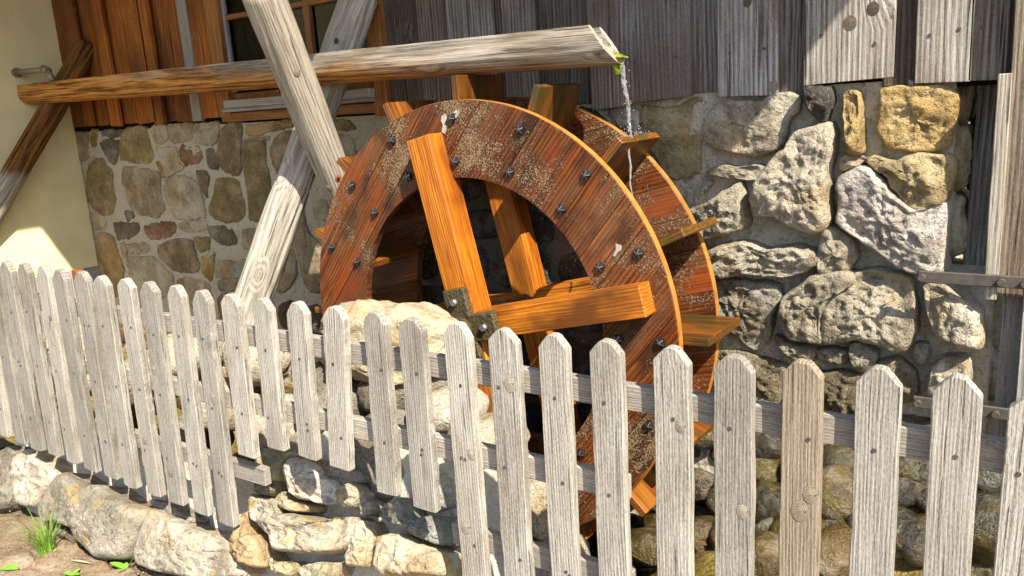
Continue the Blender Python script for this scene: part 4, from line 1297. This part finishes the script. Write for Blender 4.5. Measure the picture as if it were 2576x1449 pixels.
for conv, col, poly, H, rg, mt in FS:
    seed += 1
    pl_ = []
    # proud stones are traced on their outer skin and set back onto the footing
    P0s = FP0 + FNv * (H * .5)
    for p in poly: pl_.append(fuv(at(*conv(p), P0s, FNv)))
    make_stone(pl_, H, FP0 - FNv * .0, FUv, FVv, FNv, col, found, M[mt], seed, rg, 3.2, n=64, rings=13, embed=.12, edge=.42)

# ================================================================== GROUND, BED, ROCKS
ZG = -.83
def gz(x_, y_):
    return ZG + .012 * frac((x_, y_, 0), 1.7, 6) + .006 * frac((x_, y_, 0), 9, 2)
def ground_pt(i, j):
    x_ = -9 + 16 * i; y_ = -9 + (7.9) * (1 - (1 - j) ** 2.2)
    y_ = min(y_, -1.02 + .0396 * x_ + (.24 if x_ < -1.9 else 0))
    return Vector((x_, y_, gz(x_, y_)))
g = grid('ground', 160, 110, ground_pt, M['soil'])
tag(g, kind='structure')
fs_rng = random.Random(3)
def flag(poly, H, col):
    global seed
    seed += 1
    pl_ = []
    for p in poly:
        q = atZ(*C4(p), ZG)
        pl_.append((q.x, q.y))
    return make_stone(pl_, H, (0, 0, ZG), (1, 0, 0), (0, 1, 0), (0, 0, 1), col, g, M['stone_smooth'], seed, .35, 9, name='paving_stone', embed=.03)
for poly in ([(-300,800),(120,760),(260,860),(280,1010),(0,1040),(-300,1060)], [(300,1000),(420,900),(560,940),(740,1010),(790,1110),(420,1150),(280,1090)],
             [(-300,1090),(0,1070),(230,1050),(330,1150),(200,1230),(-60,1270),(-300,1260)], [(360,1165),(800,1130),(1000,1180),(1040,1250),(640,1290),(280,1245)],
             [(-200,1290),(210,1260),(600,1310),(560,1480),(-200,1480)], [(640,1315),(1060,1275),(1240,1220),(1300,1340),(1100,1480),(640,1480)]):
    flag(poly, .02, (.25, .185, .12))

def bedz(x_, y_):
    def ss(a, b_, t):
        t = max(0, min(1, (t - a) / (b_ - a))); return t * t * (3 - 2 * t)
    z_ = -1.16 + .30 * ss(.6, 1.15, x_) + .35 * ss(-1.15, -1.9, x_)
    z_ += .30 * ss(.15, .6, y_) * ss(.8, 1.3, x_)
    z_ += .20 * ss(-.45, -.95, y_) * (1 - ss(.4, .9, x_))
    return z_ + .035 * frac((x_, y_, 0), 3.5, 3) + .014 * frac((x_, y_, 0), 13, 5)
bed = grid('stream_bed', 230, 70, lambda i, j: Vector((-4.29 + 7.6 * i, -1.06 + 1.66 * j, bedz(-4.29 + 7.6 * i, -1.06 + 1.66 * j))), M['bed'])
tag(bed, kind='structure')
wt = grid('water', 60, 24, lambda i, j: Vector((-1.3 + 2.2 * i, -.6 + 1.19 * j, -1.085 + .004 * nz((i * 9, j * 9, 0)))), M['pool'])
tag(wt, kind='structure')
def bed_hit(u, v):
    lo, hi = .5, 8.0
    d = ray(u, v)
    t = .8
    while t < 9:
        p = CAM_C + d * t
        if p.y > .58: return Vector((p.x, .56, p.z))
        if p.z < bedz(p.x, p.y): return p
        t += .01
    return p
def C8(p): return (1635.2 + .6462 * p[0], 1006.3 + .6462 * p[1])
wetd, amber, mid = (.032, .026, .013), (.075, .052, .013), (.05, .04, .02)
rng = random.Random(31)
for (px, py, r, col) in ((212, 345, .115, wetd), (463, 430, .12, wetd), (735, 395, .16, amber), (740, 250, .10, mid), (1040, 275, .13, wetd), (1005, 370, .10, wetd), (1345, 520, .16, (.035, .03, .018)),  # right-hand rocks: shade put into their darker colours
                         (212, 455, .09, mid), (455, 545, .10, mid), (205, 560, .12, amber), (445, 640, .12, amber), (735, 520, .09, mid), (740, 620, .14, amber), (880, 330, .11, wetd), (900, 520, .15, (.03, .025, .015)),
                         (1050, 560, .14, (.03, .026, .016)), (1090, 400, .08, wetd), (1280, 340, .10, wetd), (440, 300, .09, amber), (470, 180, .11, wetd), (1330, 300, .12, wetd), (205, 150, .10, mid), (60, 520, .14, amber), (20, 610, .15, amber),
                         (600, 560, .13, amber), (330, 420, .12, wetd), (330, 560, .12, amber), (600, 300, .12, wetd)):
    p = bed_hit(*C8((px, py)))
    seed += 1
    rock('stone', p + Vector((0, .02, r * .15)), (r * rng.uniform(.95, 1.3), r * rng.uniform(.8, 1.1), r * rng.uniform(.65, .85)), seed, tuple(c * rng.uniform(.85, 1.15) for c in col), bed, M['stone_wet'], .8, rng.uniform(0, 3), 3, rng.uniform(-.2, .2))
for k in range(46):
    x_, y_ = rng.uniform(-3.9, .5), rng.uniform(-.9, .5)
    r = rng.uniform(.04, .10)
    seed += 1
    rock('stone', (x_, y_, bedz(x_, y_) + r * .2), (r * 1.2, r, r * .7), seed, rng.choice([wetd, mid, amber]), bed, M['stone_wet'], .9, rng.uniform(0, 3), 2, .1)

# rubble bank behind the fence that carries the boulder
bank = empty('rock_bank', (.1, -.62, -.9), 'heap of pale rubble stones behind the fence below the boulder', 'rocks')
def bk(x_, y_, z_, a, b_, c_, col, sub=3, tilt=0.0):
    global seed
    seed += 1
    return rock('stone', (x_, y_, z_), (a, b_, c_), seed, col, bank, M['stone'], .8, rng.uniform(0, 3), sub, tilt)
pale, wht, shd = (.44, .39, .29), (.56, .51, .41), (.27, .245, .195)  # shd is a darker stone colour standing in for shade
for (x_, y_, z_, a, b_, c_, col) in ((.05, -.46, -.13, .24, .20, .12, shd), (.34, -.60, -.13, .15, .15, .09, wht), (-.30, -.55, -.20, .22, .20, .15, shd), (.55, -.66, -.18, .16, .15, .10, pale),
                                     (.10, -.66, -.34, .30, .22, .17, shd), (.48, -.70, -.36, .20, .18, .12, wht), (-.30, -.68, -.45, .24, .20, .16, pale), (-.62, -.60, -.38, .20, .18, .14, wht),
                                     (-.85, -.55, -.10, .17, .15, .12, wht), (-1.05, -.62, -.34, .2, .16, .14, pale), (-1.35, -.60, -.16, .2, .16, .14, wht), (-1.62, -.66, -.30, .2, .17, .15, pale), (-1.25, -.70, -.55, .22, .18, .15, shd),
                                     (.75, -.62, -.42, .15, .14, .12, pale), (.80, -.66, -.62, .18, .15, .14, pale), (.35, -.70, -.64, .25, .18, .16, shd), (-.1, -.72, -.70, .26, .2, .16, shd), (-.6, -.72, -.68, .26, .2, .16, mid),
                                     (-1.9, -.62, -.45, .2, .17, .15, pale), (-.62, -.45, -.62, .25, .2, .2, mid), (.25, -.45, -.5, .3, .25, .25, shd), (-.3, -.4, -.75, .3, .25, .22, shd), (.6, -.5, -.75, .25, .2, .18, mid), (-2.2, -.7, -.25, .22, .18, .2, wht)):
    bk(x_, y_, z_, a, b_, c_, col)
seed += 1
def boulder():
    bm = rock_mesh(.325, .22, .165, 77, 1.3, 5, 4)
    for v in bm.verts:       # saddle between two humps, as the loose block shows
        v.co.z -= .030 * math.exp(-((v.co.x + .02) / .06) ** 2) * max(0, v.co.z / .16)
    o = from_bm('boulder', bm, M['stone_lichen'], None, True)
    o.location = (.0, -.52, .075); o.rotation_euler = (0, R(4), R(6))
    o.color = (.47, .40, .27, 1)
    return tag(o, 'large cream boulder with yellow lichen behind the fence, left of the hub', 'boulder')
boulder()
# red stake by the plaster wall
p = atZ(187, 700, 0)
sp = atY(187, 690, -.75)
st = from_bm('stake', board_bm(wobbly(.055, 1.0, 3, 6, .002), .04, .004), M['redpost'], None)
st.location = (sp.x, sp.y, sp.z - .98)
tag(st, 'small reddish brown wooden stake behind the left pickets', 'stake')

# ================================================================== PLANTS
def blades(name, loc, n, hmax, spread, seed_, mat):
    rng = random.Random(seed_)
    V, F = [], []
    for _ in range(n):
        a = rng.uniform(0, 6.283); r0 = rng.uniform(0, .035)
        h = hmax * rng.uniform(.35, 1); out = spread * rng.uniform(.1, 1) * (h / hmax)
        b0 = Vector((r0 * math.cos(a), r0 * math.sin(a), -.01)); d = Vector((math.cos(a + rng.gauss(0, .5)), math.sin(a + rng.gauss(0, .5)), 0))
        s = Vector((-d.y, d.x, 0)) * rng.uniform(.0016, .0028)
        k0 = len(V)
        for k in range(5):
            t = k / 4
            p = b0 + d * out * t ** 1.8 + Vector((0, 0, h * (t - .25 * (out / hmax) * t * t)))
            wv = 1 - t * .92
            V += [p - s * wv, p + s * wv]
        for k in range(4): F.append((k0 + 2 * k, k0 + 2 * k + 1, k0 + 2 * k + 3, k0 + 2 * k + 2))
    o = from_data(name, V, F, mat)
    o.location = loc
    return o
p = atZ(*C4((440, 1060)), ZG + .02)
gt = blades('grass_tuft', p, 150, .24, .20, 4, M['grass'])
tag(gt, 'bright green tuft of grass growing at the foot of the footing stones', 'grass')
def leaf(V, F, base, d, L, wd, lift, n=6, fold=.25):
    d = Vector(d).normalized(); s = Vector((-d.y, d.x, 0)).normalized()
    k0 = len(V)
    for k in range(n + 1):
        t = k / n
        wv = wd * math.sin(math.pi * (.08 + .92 * t)) ** .8 * (1 - .25 * t)
        p = Vector(base) + d * L * t * (1 - .2 * lift * t) + Vector((0, 0, lift * L * (t - .45 * t * t)))
        V += [p - s * wv + Vector((0, 0, wv * fold)), p, p + s * wv + Vector((0, 0, wv * fold))]
    for k in range(n):
        a = k0 + 3 * k
        F += [(a, a + 1, a + 4, a + 3), (a + 1, a + 2, a + 5, a + 4)]
def plant(name, C, specs, label, mat=None):
    V, F = [], []
    for sp_ in specs: leaf(V, F, *sp_)
    o = from_data(name, V, F, mat or M['leaf'], None, True)
    o.location = atZ(*C4(C), ZG + .015)
    return tag(o, label, 'weed')
plant('dock_weed', (1195, 1235), [((0, 0, 0), (.25, .3, 0), .13, .018, 1.6), ((0, 0, 0), (-1, -.3, 0), .10, .017, .35), ((0, 0, 0), (.2, -1, 0), .05, .012, .5), ((-.01, 0, 0), (-.8, .5, 0), .04, .01, .5)], 'small green dock plant with one upright leaf between two footing stones')
plant('broadleaf_weed', (10, 1225), [((0, 0, 0), (1, .25, 0), .11, .03, .2)], 'single broad green leaf flat on the paving at the left edge')
plant('seedling', (680, 1290), [((0, 0, 0), (1, .2, 0), .045, .014, .4), ((0, 0, 0), (-.8, -.4, 0), .045, .014, .4), ((0, 0, 0), (.1, 1, 0), .04, .012, .6)], 'little green seedling on the paving at the bottom edge')
V, F = [], []
leaf(V, F, (0, 0, .012), (1, .25, 0), .12, .006, .05)
o = from_data('straw', V, F, M['straw'], None, True); o.location = atZ(*C4((670, 1172)), ZG + .02)
tag(o, 'pale dry straw lying on the paving stones', 'straw')
bm = bmesh.new()
rng = random.Random(41)
for k in range(420):
    u_, v_ = rng.uniform(-60, 640), 1449 + 60 - rng.random() ** 1.2 * 250
    q = atZ(u_, v_, ZG)
    if q.y > -1.2 + .04 * q.x + .02: continue
    r = rng.uniform(.002, .007) * (1.8 if rng.random() < .08 else 1)
    ret = bmesh.ops.create_icosphere(bm, subdivisions=1, radius=r)
    bmesh.ops.translate(bm, verts=ret['verts'], vec=(q.x, q.y, gz(q.x, q.y) + .018 + r * .2))
gv = from_bm('gravel', bm, M['stone'], None, True)
gv.color = (.42, .34, .24, 1)
tag(gv, kind='stuff')
# dead leaves on the wet bed
for k, (px, py, lb) in enumerate(((172, 515, 'upper'), (215, 545, 'middle'), (232, 590, 'small'), (180, 660, 'lowest'))):
    V, F = [], []
    leaf(V, F, (0, 0, 0), (math.cos(k * 1.7), math.sin(k * 1.7), 0), .045, .016, .3)
    o = from_data('fallen_leaf', V, F, M['deadleaf'], None, True); o.location = bed_hit(*C8((px, py))) + Vector((0, -.03, .045))
    tag(o, f'{lb} of the four brown dead leaves on the wet stones right of the wheel', 'leaf', 'dead leaves on the wet stones')
